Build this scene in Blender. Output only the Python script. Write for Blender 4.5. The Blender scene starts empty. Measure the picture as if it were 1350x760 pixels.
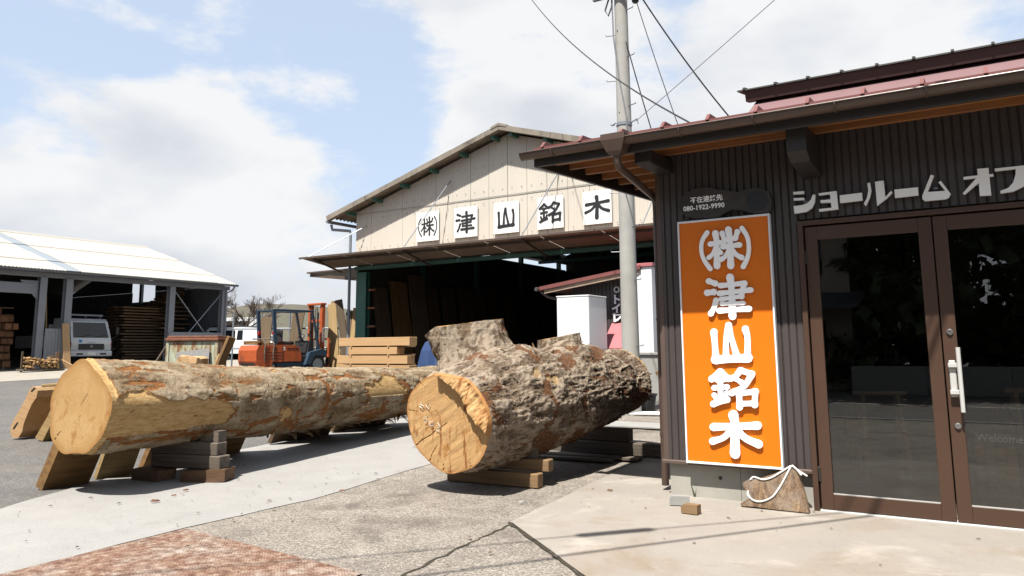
import bpy, bmesh, math, random
import numpy as np
from mathutils import Vector, Matrix, Euler, Quaternion

random.seed(7); rng = np.random.default_rng(11)
scene = bpy.context.scene
COL = scene.collection
R = math.radians

# ------------------------------------------------------------------ camera
cam_data = bpy.data.cameras.new('camera'); cam = bpy.data.objects.new('camera', cam_data); COL.objects.link(cam)
cam_data.sensor_fit = 'HORIZONTAL'; cam_data.sensor_width = 36.0
cam_data.lens = 36.0 * 1020 / 1350
cam_data.shift_y = -70.0 / 1350
cam_data.clip_start = 0.05; cam_data.clip_end = 3000
cam.matrix_world = (Matrix.Translation((0, 0, 1.35)) @ Matrix.Rotation(R(32.4), 4, 'Z')
                    @ Matrix.Rotation(math.pi / 2 + math.atan(151 / 1020), 4, 'X') @ Matrix.Rotation(R(-0.37), 4, 'Z'))
scene.camera = cam
scene.render.resolution_x = 1024; scene.render.resolution_y = 576

# ------------------------------------------------------------------ sun
SUN_DIR = Vector((-0.04, 0.54, -1.0)).normalized()          # the way the light travels
sl = bpy.data.lights.new('sun', 'SUN'); sl.energy = 5.0; sl.angle = R(0.55); sl.color = (1.0, 0.95, 0.87)
so = bpy.data.objects.new('sun', sl); COL.objects.link(so)
so.rotation_euler = SUN_DIR.to_track_quat('-Z', 'Y').to_euler(); so.location = (0, -10, 30)

# ------------------------------------------------------------------ sky
world = bpy.data.worlds.new('World'); scene.world = world; world.use_nodes = True
wt = world.node_tree; wt.nodes.clear()
def wn(t, **k):
    n = wt.nodes.new(t)
    for a, b in k.items(): setattr(n, a, b)
    return n
def wl(a, b): wt.links.new(a, b)
def wmath(op, a, b=None, clamp=False):
    n = wn('ShaderNodeMath', operation=op, use_clamp=clamp)
    for i, v in enumerate((a, b)):
        if v is None: continue
        if isinstance(v, (int, float)): n.inputs[i].default_value = v
        else: wl(v, n.inputs[i])
    return n.outputs[0]
def wrange(v, a, b, c=0., d=1., smooth=True):
    n = wn('ShaderNodeMapRange'); n.interpolation_type = 'SMOOTHSTEP' if smooth else 'LINEAR'
    wl(v, n.inputs[0])
    for i, q in enumerate((a, b, c, d)): n.inputs[i + 1].default_value = q
    return n.outputs[0]
sky = wn('ShaderNodeTexSky', sky_type='NISHITA'); sky.sun_disc = False
sky.sun_elevation = R(61.5); sky.sun_rotation = R(180); sky.dust_density = 2.0; sky.air_density = 1.0; sky.ozone_density = 1.0
bg_sky = wn('ShaderNodeBackground'); bg_sky.inputs[1].default_value = 0.074
hz = wn('ShaderNodeMix', data_type='RGBA'); hz.inputs[0].default_value = 0.60
hz.inputs[7].default_value = (4.9, 5.7, 6.9, 1); wl(sky.outputs[0], hz.inputs[6]); wl(hz.outputs[2], bg_sky.inputs[0])
tc = wn('ShaderNodeTexCoord'); nrm = wn('ShaderNodeVectorMath', operation='NORMALIZE'); wl(tc.outputs['Generated'], nrm.inputs[0])
sep = wn('ShaderNodeSeparateXYZ'); wl(nrm.outputs[0], sep.inputs[0])
# cloud layer: direction flattened so that clouds stretch along the horizon
vm = wn('ShaderNodeVectorMath', operation='MULTIPLY'); vm.inputs[1].default_value = (1, 1, 2.1); wl(nrm.outputs[0], vm.inputs[0])
def wnoise(scale, detail, rough, offs, dist=0.0, vec=None):
    ad = wn('ShaderNodeVectorMath', operation='ADD'); ad.inputs[1].default_value = offs; wl(vec or vm.outputs[0], ad.inputs[0])
    n = wn('ShaderNodeTexNoise'); n.inputs['Scale'].default_value = scale; n.inputs['Detail'].default_value = detail
    n.inputs['Roughness'].default_value = rough; n.inputs['Distortion'].default_value = dist; wl(ad.outputs[0], n.inputs['Vector'])
    return n.outputs[0]
n1 = wnoise(5.2, 10, 0.6, (3.7, 1.3, 0.4), 0.15)
n2 = wnoise(1.3, 3, 0.5, (8.1, 5.2, 2.2))
blobs = [((-0.88, 0.44, 0.20), 0.965, 0.20), ((-0.80, 0.56, 0.20), 0.972, 0.20), ((-0.72, 0.66, 0.13), 0.975, 0.12), ((-0.545, 0.79, 0.27), 0.989, 0.26),
         ((-0.50, 0.83, 0.24), 0.985, 0.18), ((-0.27, 0.90, 0.33), 0.955, 0.24), ((-0.05, 0.93, 0.34), 0.95, 0.20), ((-0.735, 0.545, 0.405), 0.9988, 0.22),
         ((-0.92, 0.36, 0.13), 0.975, 0.08), ((-0.66, 0.66, 0.36), 0.982, -0.24), ((-0.62, 0.73, 0.30), 0.9970, -0.22), ((-0.66, 0.71, 0.24), 0.995, -0.16), ((-0.82, 0.40, 0.40), 0.972, -0.42),
         ((-0.46, 0.80, 0.36), 0.996, -0.05)]
cov = wmath('ADD', wmath('ADD', wmath('MULTIPLY', n1, 1.75), -0.375), wmath('MULTIPLY', n2, 0.35))
for d, c0, amp in blobs:
    dt = wn('ShaderNodeVectorMath', operation='DOT_PRODUCT'); dt.inputs[1].default_value = Vector(d).normalized(); wl(nrm.outputs[0], dt.inputs[0])
    cov = wmath('ADD', cov, wrange(dt.outputs['Value'], c0, 1.0, 0.0, amp))
mask = wrange(cov, 0.53, 0.86)
shade = wnoise(2.4, 5, 0.5, (3.7, 1.3, 0.62))
cr = wn('ShaderNodeValToRGB'); cr.color_ramp.elements[0].position = 0.42; cr.color_ramp.elements[0].color = (1.0, 1.0, 1.0, 1)
cr.color_ramp.elements[1].position = 0.60; cr.color_ramp.elements[1].color = (0.66, 0.70, 0.78, 1); wl(shade, cr.inputs[0])
bg_cl = wn('ShaderNodeBackground'); bg_cl.inputs[1].default_value = 0.425; wl(cr.outputs[0], bg_cl.inputs[0])
mx = wn('ShaderNodeMixShader'); wl(wmath('MULTIPLY', mask, 0.94), mx.inputs[0]); wl(bg_sky.outputs[0], mx.inputs[1]); wl(bg_cl.outputs[0], mx.inputs[2])
wo = wn('ShaderNodeOutputWorld'); wl(mx.outputs[0], wo.inputs[0])

vs = scene.view_settings; vs.view_transform = 'Standard'; vs.look = 'None'; vs.exposure = 1.15; vs.gamma = 1.0; vs.use_curve_mapping = False
scene.cycles.max_bounces = 6; scene.cycles.diffuse_bounces = 3; scene.cycles.glossy_bounces = 3; scene.cycles.transmission_bounces = 4; scene.cycles.transparent_max_bounces = 8
scene.cycles.sample_clamp_indirect = 6.0; scene.cycles.use_denoising = True; scene.cycles.caustics_reflective = False; scene.cycles.caustics_refractive = False

# ------------------------------------------------------------------ helpers
def lin(h):
    h = h.lstrip('#'); c = [int(h[i:i + 2], 16) / 255 for i in (0, 2, 4)]
    return tuple(0.68 * (v / 12.92 if v <= 0.04045 else ((v + 0.055) / 1.055) ** 2.4) for v in c) + (1.0,)
FWD = Vector((-math.sin(R(32.4)), math.cos(R(32.4)), 0))
def ground_z(x, y): return 0.034 * max(0.0, FWD.x * x + FWD.y * y - 8.5)

class NT:
    """small wrapper to write node materials"""
    def __init__(s, name):
        s.m = bpy.data.materials.new(name); s.m.use_nodes = True; s.t = s.m.node_tree; s.t.nodes.clear()
        s.out = s.n('ShaderNodeOutputMaterial'); s.b = s.n('ShaderNodeBsdfPrincipled'); s.l(s.b.outputs[0], s.out.inputs[0])
        s.tc = s.n('ShaderNodeTexCoord')
    def n(s, t, **k):
        q = s.t.nodes.new(t)
        for a, b in k.items(): setattr(q, a, b)
        return q
    def l(s, a, b): s.t.links.new(a, b)
    def vec(s, scale=(1, 1, 1), coord='Object', rot=(0, 0, 0)):
        m = s.n('ShaderNodeMapping'); m.inputs['Scale'].default_value = scale; m.inputs['Rotation'].default_value = rot
        s.l(s.tc.outputs[coord], m.inputs[0]); return m.outputs[0]
    def noise(s, scale=5, detail=4, rough=0.55, vec=None, dist=0.0):
        q = s.n('ShaderNodeTexNoise'); q.inputs['Scale'].default_value = scale; q.inputs['Detail'].default_value = detail
        q.inputs['Roughness'].default_value = rough; q.inputs['Distortion'].default_value = dist
        s.l(vec if vec is not None else s.tc.outputs['Object'], q.inputs['Vector']); return q.outputs[0]
    def ramp(s, f, *stops):
        q = s.n('ShaderNodeValToRGB'); e = q.color_ramp.elements
        while len(e) < len(stops): e.new(0.5)
        for i, (p, c) in enumerate(stops):
            e[i].position = p; e[i].color = c if len(c) == 4 else tuple(c) + (1,)
        s.l(f, q.inputs[0]); return q.outputs[0]
    def rng(s, f, a, b, c=0., d=1.):
        q = s.n('ShaderNodeMapRange'); s.l(f, q.inputs[0])
        for i, v in enumerate((a, b, c, d)): q.inputs[i + 1].default_value = v
        return q.outputs[0]
    def math(s, op, a, b=None):
        q = s.n('ShaderNodeMath', operation=op)
        for i, v in enumerate((a, b)):
            if v is None: continue
            if isinstance(v, (int, float)): q.inputs[i].default_value = v
            else: s.l(v, q.inputs[i])
        return q.outputs[0]
    def mix(s, f, a, b, blend='MIX'):
        q = s.n('ShaderNodeMix', data_type='RGBA', blend_type=blend)
        for i, v in ((0, f), (6, a), (7, b)):
            if isinstance(v, (int, float)): q.inputs[i].default_value = v
            elif isinstance(v, tuple): q.inputs[i].default_value = v if len(v) == 4 else v + (1,)
            else: s.l(v, q.inputs[i])
        return q.outputs[2]
    def attr(s, name):
        q = s.n('ShaderNodeAttribute'); q.attribute_name = name; return q.outputs['Fac']
    def rand(s):
        return s.n('ShaderNodeObjectInfo').outputs['Random']
    def color(s, c):
        if isinstance(c, tuple): s.b.inputs['Base Color'].default_value = c if len(c) == 4 else c + (1,)
        else: s.l(c, s.b.inputs['Base Color'])
        return s
    def rough(s, r):
        if isinstance(r, (int, float)): s.b.inputs['Roughness'].default_value = r
        else: s.l(r, s.b.inputs['Roughness'])
        return s
    def metal(s, v): s.b.inputs['Metallic'].default_value = v; return s
    def bump(s, f, strength=0.3, dist=0.01):
        q = s.n('ShaderNodeBump'); q.inputs['Strength'].default_value = strength; q.inputs['Distance'].default_value = dist
        s.l(f, q.inputs['Height']); s.l(q.outputs[0], s.b.inputs['Normal']); return s

M = {}
def paint(name, hexc, rough=0.5, var=0.12, scale=6, metal=0.0, bump=0.0, bscale=60, dirt=None, spec=0.5, gain=1.0):
    t = NT(name); c = tuple(v * gain for v in lin(hexc))
    f = t.noise(scale, 5, 0.6)
    lo = tuple(max(0, v * (1 - var)) for v in c[:3]); hi = tuple(min(1, v * (1 + var)) for v in c[:3])
    colr = t.ramp(f, (0.3, lo), (0.7, hi))
    if dirt:
        d = t.noise(scale * 0.6, 6, 0.7, t.vec((1, 1, 0.35)), 0.3)
        colr = t.mix(t.rng(d, dirt[1], dirt[1] + 0.14), colr, lin(dirt[0]))
    t.color(colr).rough(rough).metal(metal); t.b.inputs['Specular IOR Level'].default_value = spec
    if bump: t.bump(t.noise(bscale, 4, 0.6), bump, 0.01)
    M[name] = t.m; return t.m

def wood(name, base, dark, rough=0.7, grain=26, var=0.25, bump=0.25, red=None):
    """sawn timber: grain runs along local X"""
    t = NT(name); b, d = lin(base), lin(dark)
    g = t.noise(1.0, 6, 0.62, t.vec((1.1, grain, grain)), 0.6)
    big = t.noise(1.4, 3, 0.5, t.vec((0.5, 2, 2)))
    c = t.ramp(g, (0.32, d), (0.58, b))
    c = t.mix(t.rng(big, 0.35, 0.7, 0, 0.5), c, lin(red or dark))
    q = t.n('ShaderNodeHueSaturation'); t.l(c, q.inputs['Color'])
    t.l(t.rng(t.rand(), 0, 1, 1 - var, 1 + var), q.inputs['Value'])
    t.color(q.outputs[0]).rough(rough).bump(g, bump, 0.004)
    M[name] = t.m; return t.m

class MB:
    """collects shapes for one mesh"""
    def __init__(s): s.v = []; s.f = []
    def add(s, vs, fs):
        o = len(s.v); s.v.extend(tuple(p) for p in vs); s.f.extend(tuple(i + o for i in q) for q in fs); return s
    def box(s, lo, hi, mtx=None):
        x0, y0, z0 = lo; x1, y1, z1 = hi
        vs = [(x0, y0, z0), (x1, y0, z0), (x1, y1, z0), (x0, y1, z0), (x0, y0, z1), (x1, y0, z1), (x1, y1, z1), (x0, y1, z1)]
        if mtx is not None: vs = [mtx @ Vector(p) for p in vs]
        return s.add(vs, [(0, 3, 2, 1), (4, 5, 6, 7), (0, 1, 5, 4), (1, 2, 6, 5), (2, 3, 7, 6), (3, 0, 4, 7)])
    def bbox(s, lo, hi, b=0.01, mtx=None):
        """box with chamfered edges"""
        bm = bmesh.new(); bmesh.ops.create_cube(bm, size=1)
        for v in bm.verts:
            v.co = Vector([lo[i] + (v.co[i] + 0.5) * (hi[i] - lo[i]) for i in range(3)])
        b = min(b, 0.45 * min(hi[i] - lo[i] for i in range(3)))
        bmesh.ops.bevel(bm, geom=list(bm.edges), offset=b, segments=1, affect='EDGES')
        bm.verts.index_update()
        vs = [(mtx @ v.co) if mtx is not None else v.co.copy() for v in bm.verts]; fs = [[v.index for v in f.verts] for f in bm.faces]
        bm.free(); return s.add(vs, fs)
    def beam(s, a, b, w, h, up=(0, 0, 1)):
        """rectangular bar from a to b"""
        a, b = Vector(a), Vector(b); d = (b - a); L = d.length; d.normalize(); u = Vector(up)
        if abs(d.dot(u)) > 0.98: u = Vector((1, 0, 0))
        r = d.cross(u).normalized(); u = r.cross(d)
        m = Matrix((d, r, u)).transposed().to_4x4(); m.translation = a
        return s.box((0, -w / 2, -h / 2), (L, w / 2, h / 2), m)
    def tube(s, pts, r, n=8, cap=True):
        pts = [Vector(p) for p in pts]; k = len(pts); rs = r if isinstance(r, (list, tuple)) else [r] * k
        base = len(s.v); prev = None
        for i, p in enumerate(pts):
            d = (pts[min(i + 1, k - 1)] - pts[max(i - 1, 0)]).normalized()
            if prev is None:
                u = Vector((0, 0, 1)) if abs(d.z) < 0.95 else Vector((1, 0, 0))
                a = d.cross(u).normalized()
            else:
                a = (prev - d * prev.dot(d)).normalized()
            prev = a; b = d.cross(a)
            for j in range(n):
                t = 2 * math.pi * j / n; s.v.append(tuple(p + (a * math.cos(t) + b * math.sin(t)) * rs[i]))
        for i in range(k - 1):
            for j in range(n):
                s.f.append((base + i * n + j, base + i * n + (j + 1) % n, base + (i + 1) * n + (j + 1) % n, base + (i + 1) * n + j))
        if cap:
            s.f.append(tuple(base + j for j in reversed(range(n)))); s.f.append(tuple(base + (k - 1) * n + j for j in range(n)))
        return s
    def lathe(s, prof, c, axis='Z', n=24):
        """profile [(radius, height)] round an axis through c"""
        base = len(s.v); c = Vector(c)
        for r, h in prof:
            for j in range(n):
                t = 2 * math.pi * j / n; a, b = r * math.cos(t), r * math.sin(t)
                p = {'Z': (a, b, h), 'Y': (a, h, b), 'X': (h, a, b)}[axis]; s.v.append(tuple(c + Vector(p)))
        for i in range(len(prof) - 1):
            for j in range(n): s.f.append((base + i * n + j, base + i * n + (j + 1) % n, base + (i + 1) * n + (j + 1) % n, base + (i + 1) * n + j))
        s.f.append(tuple(base + j for j in reversed(range(n)))); s.f.append(tuple(base + (len(prof) - 1) * n + j for j in range(n)))
        return s
    def prism(s, poly, axis, lo, hi):
        """polygon extruded along an axis ('X': poly is (y,z); 'Y': (x,z); 'Z': (x,y))"""
        def P(a, b, c): return {'X': (c, a, b), 'Y': (a, c, b), 'Z': (a, b, c)}[axis]
        k = len(poly); vs = [P(a, b, lo) for a, b in poly] + [P(a, b, hi) for a, b in poly]
        return s.add(vs, [tuple(range(k)), tuple(range(2 * k - 1, k - 1, -1))] + [(i, i + k, (i + 1) % k + k, (i + 1) % k) for i in range(k)])
    def quad(s, a, b, c, d): return s.add([a, b, c, d], [(0, 1, 2, 3)])
    def corrugated(s, p0, u, w, L, pitch, depth, nrm, prof='sine', seg=6):
        """sheet from p0, waves along unit u over w, length vector L, relief along nrm"""
        p0, u, L, nn = Vector(p0), Vector(u), Vector(L), Vector(nrm); n = max(2, int(w / pitch * seg)); base = len(s.v)
        for i in range(n + 1):
            t = i * w / n; ph = (t / pitch) % 1.0
            if prof == 'sine': h = 0.5 + 0.5 * math.cos(2 * math.pi * ph)
            else: h = 0.0 if ph < 0.12 else min(1.0, min((ph - 0.12) / 0.06, (1.0 - ph) / 0.06 + 0.0))
            q = p0 + u * t + nn * (h * depth); s.v.append(tuple(q)); s.v.append(tuple(q + L))
        for i in range(n): s.f.append((base + 2 * i, base + 2 * i + 2, base + 2 * i + 3, base + 2 * i + 1))
        return s
    def mesh(s, name='mesh', smooth=False, fix=True):
        me = bpy.data.meshes.new(name); me.from_pydata(s.v, [], s.f)
        if fix:
            bm = bmesh.new(); bm.from_mesh(me); bmesh.ops.recalc_face_normals(bm, faces=bm.faces); bm.to_mesh(me); bm.free()
        if smooth: me.polygons.foreach_set('use_smooth', [True] * len(me.polygons))
        me.update(); return me
    def build(s, name, mat, parent=None, smooth=False, fix=True):
        me = s.mesh(name, smooth, fix); me.materials.append(M[mat] if isinstance(mat, str) else mat)
        return link(name, me, parent)

WORLD_BUILT = {}          # things whose parts are written in world coordinates
def link(name, data, parent=None, mtx=None):
    o = bpy.data.objects.new(name, data); COL.objects.link(o)
    if parent is not None:
        o.parent = parent
        if parent.name in WORLD_BUILT: o.matrix_parent_inverse = WORLD_BUILT[parent.name]
    if mtx is not None: o.matrix_basis = mtx
    return o
def tag(o, label=None, cat=None, group=None, kind=None):
    if label: o['label'] = label
    if cat: o['category'] = cat
    if group: o['group'] = group
    if kind: o['kind'] = kind
    elif label and cat: o['kind'] = 'thing'
    return o
def thing(name, label, cat, loc=(0, 0, 0), rz=0.0, group=None):
    o = link(name, None); o.location = loc; o.rotation_euler = (0, 0, rz); o.empty_display_size = 0.2
    return tag(o, label, cat, group)
def wthing(name, label, cat, loc, group=None):
    o = thing(name, label, cat, loc, 0.0, group); WORLD_BUILT[o.name] = Matrix.Translation(loc).inverted(); return o
def auto_smooth(o, ang=40):
    me = o.data; me.polygons.foreach_set('use_smooth', [True] * len(me.polygons))
    me.set_sharp_from_angle(angle=R(ang))
def text_mesh(txt, size, depth=0.002, offset=0.0, align='LEFT'):
    cu = bpy.data.curves.new('lettering', 'FONT'); cu.body = txt; cu.size = size; cu.extrude = depth; cu.offset = offset; cu.align_x = align
    cu.resolution_u = 2; ob = bpy.data.objects.new('lettering', cu); COL.objects.link(ob)
    dg = bpy.context.evaluated_depsgraph_get(); me = bpy.data.meshes.new_from_object(ob.evaluated_get(dg))
    bpy.data.objects.remove(ob); bpy.data.curves.remove(cu); return me
FACE = {'-Y': Matrix.Rotation(math.pi / 2, 4, 'X'),                                   # text lying in XZ, read from -Y
        '+X': Matrix.Rotation(math.pi / 2, 4, 'Z') @ Matrix.Rotation(math.pi / 2, 4, 'X')}

# numpy value noise -------------------------------------------------
_perm = rng.random((64, 64, 64)).astype(np.float32)
def vnoise(p):
    p = np.asarray(p, dtype=np.float64); i = np.floor(p).astype(int); f = p - i; f = f * f * (3 - 2 * f)
    i0 = i & 63; i1 = (i + 1) & 63
    def c(a, b, d): return _perm[a, b, d]
    x0, y0, z0 = i0[..., 0], i0[..., 1], i0[..., 2]; x1, y1, z1 = i1[..., 0], i1[..., 1], i1[..., 2]
    fx, fy, fz = f[..., 0], f[..., 1], f[..., 2]
    a = c(x0, y0, z0) * (1 - fx) + c(x1, y0, z0) * fx; b = c(x0, y1, z0) * (1 - fx) + c(x1, y1, z0) * fx
    d = c(x0, y0, z1) * (1 - fx) + c(x1, y0, z1) * fx; e = c(x0, y1, z1) * (1 - fx) + c(x1, y1, z1) * fx
    return (a * (1 - fy) + b * fy) * (1 - fz) + (d * (1 - fy) + e * fy) * fz
def fbm(p, oct=4, gain=0.5):
    p = np.asarray(p, dtype=np.float64); s = 0; a = 1.0; t = 0
    for k in range(oct):
        s = s + a * vnoise(p * (2.03 ** k) + 17.3 * k); t += a; a *= gain
    return s / t
def ridged(p, oct=4, gain=0.55):
    p = np.asarray(p, dtype=np.float64); s = 0; a = 1.0; t = 0
    for k in range(oct):
        s = s + a * (1 - np.abs(2 * vnoise(p * (2.03 ** k) + 9.1 * k) - 1)); t += a; a *= gain
    return s / t
def sstep(x, a, b):
    t = np.clip((x - a) / (b - a), 0, 1); return t * t * (3 - 2 * t)

# ------------------------------------------------------------------ materials
def ground_mat(name, stops, scale=70, big=0.6, stain=None, rough=0.85, bump=0.35, peb=0.5, crack=None):
    t = NT(name)
    vo = t.n('ShaderNodeTexVoronoi'); vo.inputs['Scale'].default_value = scale; t.l(t.tc.outputs['Object'], vo.inputs['Vector'])
    sepc = t.n('ShaderNodeSeparateColor'); t.l(vo.outputs['Color'], sepc.inputs[0])
    fine = t.noise(scale * 2.2, 3, 0.6); mid = t.noise(2.2, 6, 0.62)
    f = t.math('ADD', t.math('MULTIPLY', sepc.outputs[0], peb), t.math('ADD', t.math('MULTIPLY', fine, 0.5 * (1 - peb) + 0.2), t.math('MULTIPLY', mid, big)))
    f = t.rng(f, 0.25, 0.25 + 0.5 + 0.9 * max(peb, big))
    c = t.ramp(f, *stops)
    if stain:
        for (col, sc, lo, hi, amt) in stain:
            c = t.mix(t.math('MULTIPLY', t.rng(t.noise(sc, 6, 0.65, None, 0.4), lo, hi), amt), c, lin(col))
    t.color(c).rough(rough).bump(t.math('ADD', vo.outputs['Distance'], t.math('MULTIPLY', fine, 0.6)), bump, 0.006)
    M[name] = t.m
ground_mat('asphalt', [(0.0, lin('#403e3d')), (0.5, lin('#625f5c')), (1.0, lin('#86827c'))], 62, 0.5, [('#766f65', 0.9, 0.5, 0.75, 0.5), ('#3b3836', 0.5, 0.55, 0.75, 0.5)], peb=0.6)
ground_mat('old_concrete', [(0.0, lin('#4a443e')), (0.38, lin('#777067')), (0.66, lin('#9a9187')), (1.0, lin('#c6beb2'))], 95, 0.55, [('#5b524a', 1.3, 0.52, 0.68, 0.75), ('#a99f92', 2.7, 0.56, 0.7, 0.5), ('#54493f', 7.0, 0.60, 0.72, 0.7)], peb=0.62, bump=0.6)
ground_mat('pale_concrete', [(0.0, lin('#858381')), (0.5, lin('#9e9c99')), (1.0, lin('#acaaa6'))], 110, 0.5, [('#7d7973', 1.1, 0.55, 0.8, 0.5), ('#b3b0ab', 3.3, 0.55, 0.75, 0.2), ('#77726b', 9.0, 0.64, 0.74, 0.45)], peb=0.25, bump=0.18)
ground_mat('pad_concrete', [(0.0, lin('#88817a')), (0.5, lin('#9c958c')), (1.0, lin('#a9a299'))], 120, 0.6, [('#88745d', 0.75, 0.52, 0.66, 0.6), ('#786855', 3.1, 0.6, 0.78, 0.45), ('#bab3a8', 1.7, 0.55, 0.7, 0.6), ('#6e655a', 26.0, 0.70, 0.76, 0.6)], peb=0.2, bump=0.12)
ground_mat('far_apron', [(0.0, lin('#837d74')), (0.5, lin('#a39c91')), (1.0, lin('#b8b1a6'))], 30, 0.7, [('#7a746b', 0.4, 0.5, 0.7, 0.6)], peb=0.3)
ground_mat('joint_soil', [(0.0, lin('#1f1b14')), (0.5, lin('#352d20')), (1.0, lin('#4c4526'))], 60, 0.6)
def rust_plate():
    t = NT('rust_plate'); v = t.vec((1, 1, 1), rot=(0, 0, R(42)))
    n = t.noise(75, 6, 0.75); b = t.noise(3.0, 6, 0.65, None, 0.5); w = t.noise(14, 5, 0.7)
    ck = t.n('ShaderNodeTexBrick'); ck.inputs['Scale'].default_value = 14; ck.inputs['Mortar Size'].default_value = 0.03; ck.inputs['Color1'].default_value = (0, 0, 0, 1); ck.inputs['Color2'].default_value = (0.35, 0.35, 0.35, 1); ck.inputs['Mortar'].default_value = (1, 1, 1, 1); t.l(v, ck.inputs['Vector'])
    f = t.math('ADD', t.math('MULTIPLY', n, 0.45), t.math('MULTIPLY', w, 0.55))
    c = t.ramp(f, (0.38, lin('#4a2e22')), (0.46, lin('#6f4c3b')), (0.53, lin('#94755f')), (0.60, lin('#ab9d8e')), (0.68, lin('#d0c8be')))
    c = t.mix(t.rng(b, 0.46, 0.62, 0, 0.7), c, t.ramp(f, (0.42, lin('#6d5a4d')), (0.52, lin('#a3968a')), (0.62, lin('#c9c2b9'))))
    c = t.mix(t.math('MULTIPLY', ck.outputs['Color'], 0.35), c, lin('#5b3626'))
    t.color(c).rough(0.8).bump(t.math('ADD', n, t.math('MULTIPLY', ck.outputs['Color'], -1.0)), 0.5, 0.004); M['rust_plate'] = t.m
rust_plate()

paint('cladding', '#4b4443', 0.42, 0.10, 2.5, bump=0.02)
paint('flashing', '#5d4d46', 0.45, 0.08)
paint('door_brown', '#4f3a2e', 0.40, 0.06, 3, spec=0.4)
paint('gutter_brown', '#54433b', 0.38, 0.10, 4)
paint('fascia_dark', '#2a2422', 0.55, 0.15, 5)
paint('roof_red', '#7d4a45', 0.45, 0.10, 3)
paint('roof_pink', '#85686a', 0.5, 0.06, 3)
paint('upper_dark', '#3d2824', 0.5, 0.12, 3)
paint('upper_tile', '#3a3a38', 0.6, 0.25, 8, bump=0.2)
paint('base_concrete', '#aaa79e', 0.85, 0.10, 3.5, bump=0.15, bscale=40, dirt=('#8f877a', 0.60))
paint('orange_sign', '#ec7a0c', 0.42, 0.015, 1, spec=0.35)
paint('white_frame', '#dde2e8', 0.4, 0.03, gain=1.3)
paint('white_letter', '#f2f4f6', 0.45, 0.02, gain=1.42)
paint('grey_letter', '#e4e6e6', 0.42, 0.03, gain=1.4)
paint('silver', '#b9babb', 0.28, 0.04, metal=0.85)
paint('silver_paint', '#c9c9c6', 0.35, 0.03)
paint('black_hinge', '#2b2623', 0.5, 0.05)
paint('room_wall', '#6e655b', 0.9, 0.1, 2)
paint('room_floor', '#8a7a68', 0.6, 0.15, 4)
paint('white_rope', '#e6e4df', 0.8, 0.08, 40)
paint('ink_black', '#1a1d22', 0.5, 0.08)
paint('board_white', '#eeeeec', 0.5, 0.02)
paint('factory_cream', '#d2cbbf', 0.55, 0.05, 0.7, dirt=('#bda98c', 0.66))
paint('factory_roof', '#8a8175', 0.85, 0.22, 2.2, bump=0.2, dirt=('#5e574d', 0.52))
paint('steel_green', '#3b6b5f', 0.5, 0.12, 5)
paint('canopy_brown', '#a08a76', 0.8, 0.18, 4, dirt=('#7d5a44', 0.58))
paint('canopy_steel', '#57473d', 0.6, 0.2, 6)
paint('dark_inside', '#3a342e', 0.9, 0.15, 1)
paint('zinc', '#8d949c', 0.4, 0.08, 4, metal=0.25)
paint('zinc_dark', '#686e76', 0.45, 0.1, 4, metal=0.1)
paint('shed_grey', '#8c9098', 0.45, 0.07, 3)
paint('shed_roof', '#aba79f', 0.6, 0.04, 0.6)
paint('shed_strip', '#8e969e', 0.5, 0.04)
paint('pole_concrete', '#a9a8a3', 0.85, 0.10, 3, bump=0.1, bscale=50)
paint('cable_black', '#26272a', 0.5, 0.1)
paint('cable_grey', '#7e8086', 0.5, 0.1)
paint('rust', '#7a4a32', 0.8, 0.3, 10)
paint('truck_white', '#cfd3d8', 0.25, 0.03, 3)
paint('car_white', '#e4e6e8', 0.22, 0.02, 3)
paint('black_plastic', '#1d1e20', 0.5, 0.1)
paint('tyre', '#1a1a1a', 0.85, 0.15, 20)
paint('lamp_glass', '#dfe3e6', 0.1, 0.05, metal=0.3)
paint('fork_orange', '#bb5a30', 0.5, 0.16, 7, dirt=('#7d4a34', 0.54))
paint('fork_blue', '#35485a', 0.45, 0.12, 7, dirt=('#4a4a48', 0.60))
paint('fork_black', '#232325', 0.6, 0.15)
paint('lamp_red', '#a32018', 0.3, 0.05)
paint('blue_tarp', '#24406f', 0.7, 0.12, 5)
paint('blue_dot', '#2a86c8', 0.4, 0.02)
paint('hut_white', '#e8e9ea', 0.6, 0.03, 2, dirt=('#cfcfcb', 0.62))
paint('cabinet_white', '#e9eaea', 0.4, 0.03, 2, dirt=('#cbb9a8', 0.74))
paint('awning_red', '#b56a70', 0.5, 0.05)
paint('wall_grey', '#9b9a96', 0.9, 0.12, 3, bump=0.15, bscale=40)
paint('grey_sheet', '#8c8a88', 0.9, 0.15, 14)
paint('plaque_stone', '#35302c', 0.55, 0.4, 9, bump=0.2, bscale=30)
paint('moss_green', '#5b6a32', 0.9, 0.2, 20)
paint('plaster', '#b6aea0', 0.9, 0.08, 2)
paint('roof_tile_far', '#4e5258', 0.6, 0.2, 6)
paint('road_white', '#d6d5cf', 0.8, 0.08, 9)
paint('bush_bark', '#5b4e44', 0.9, 0.25, 12)
paint('red_sticker', '#d23a5a', 0.5, 0.02)

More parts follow.
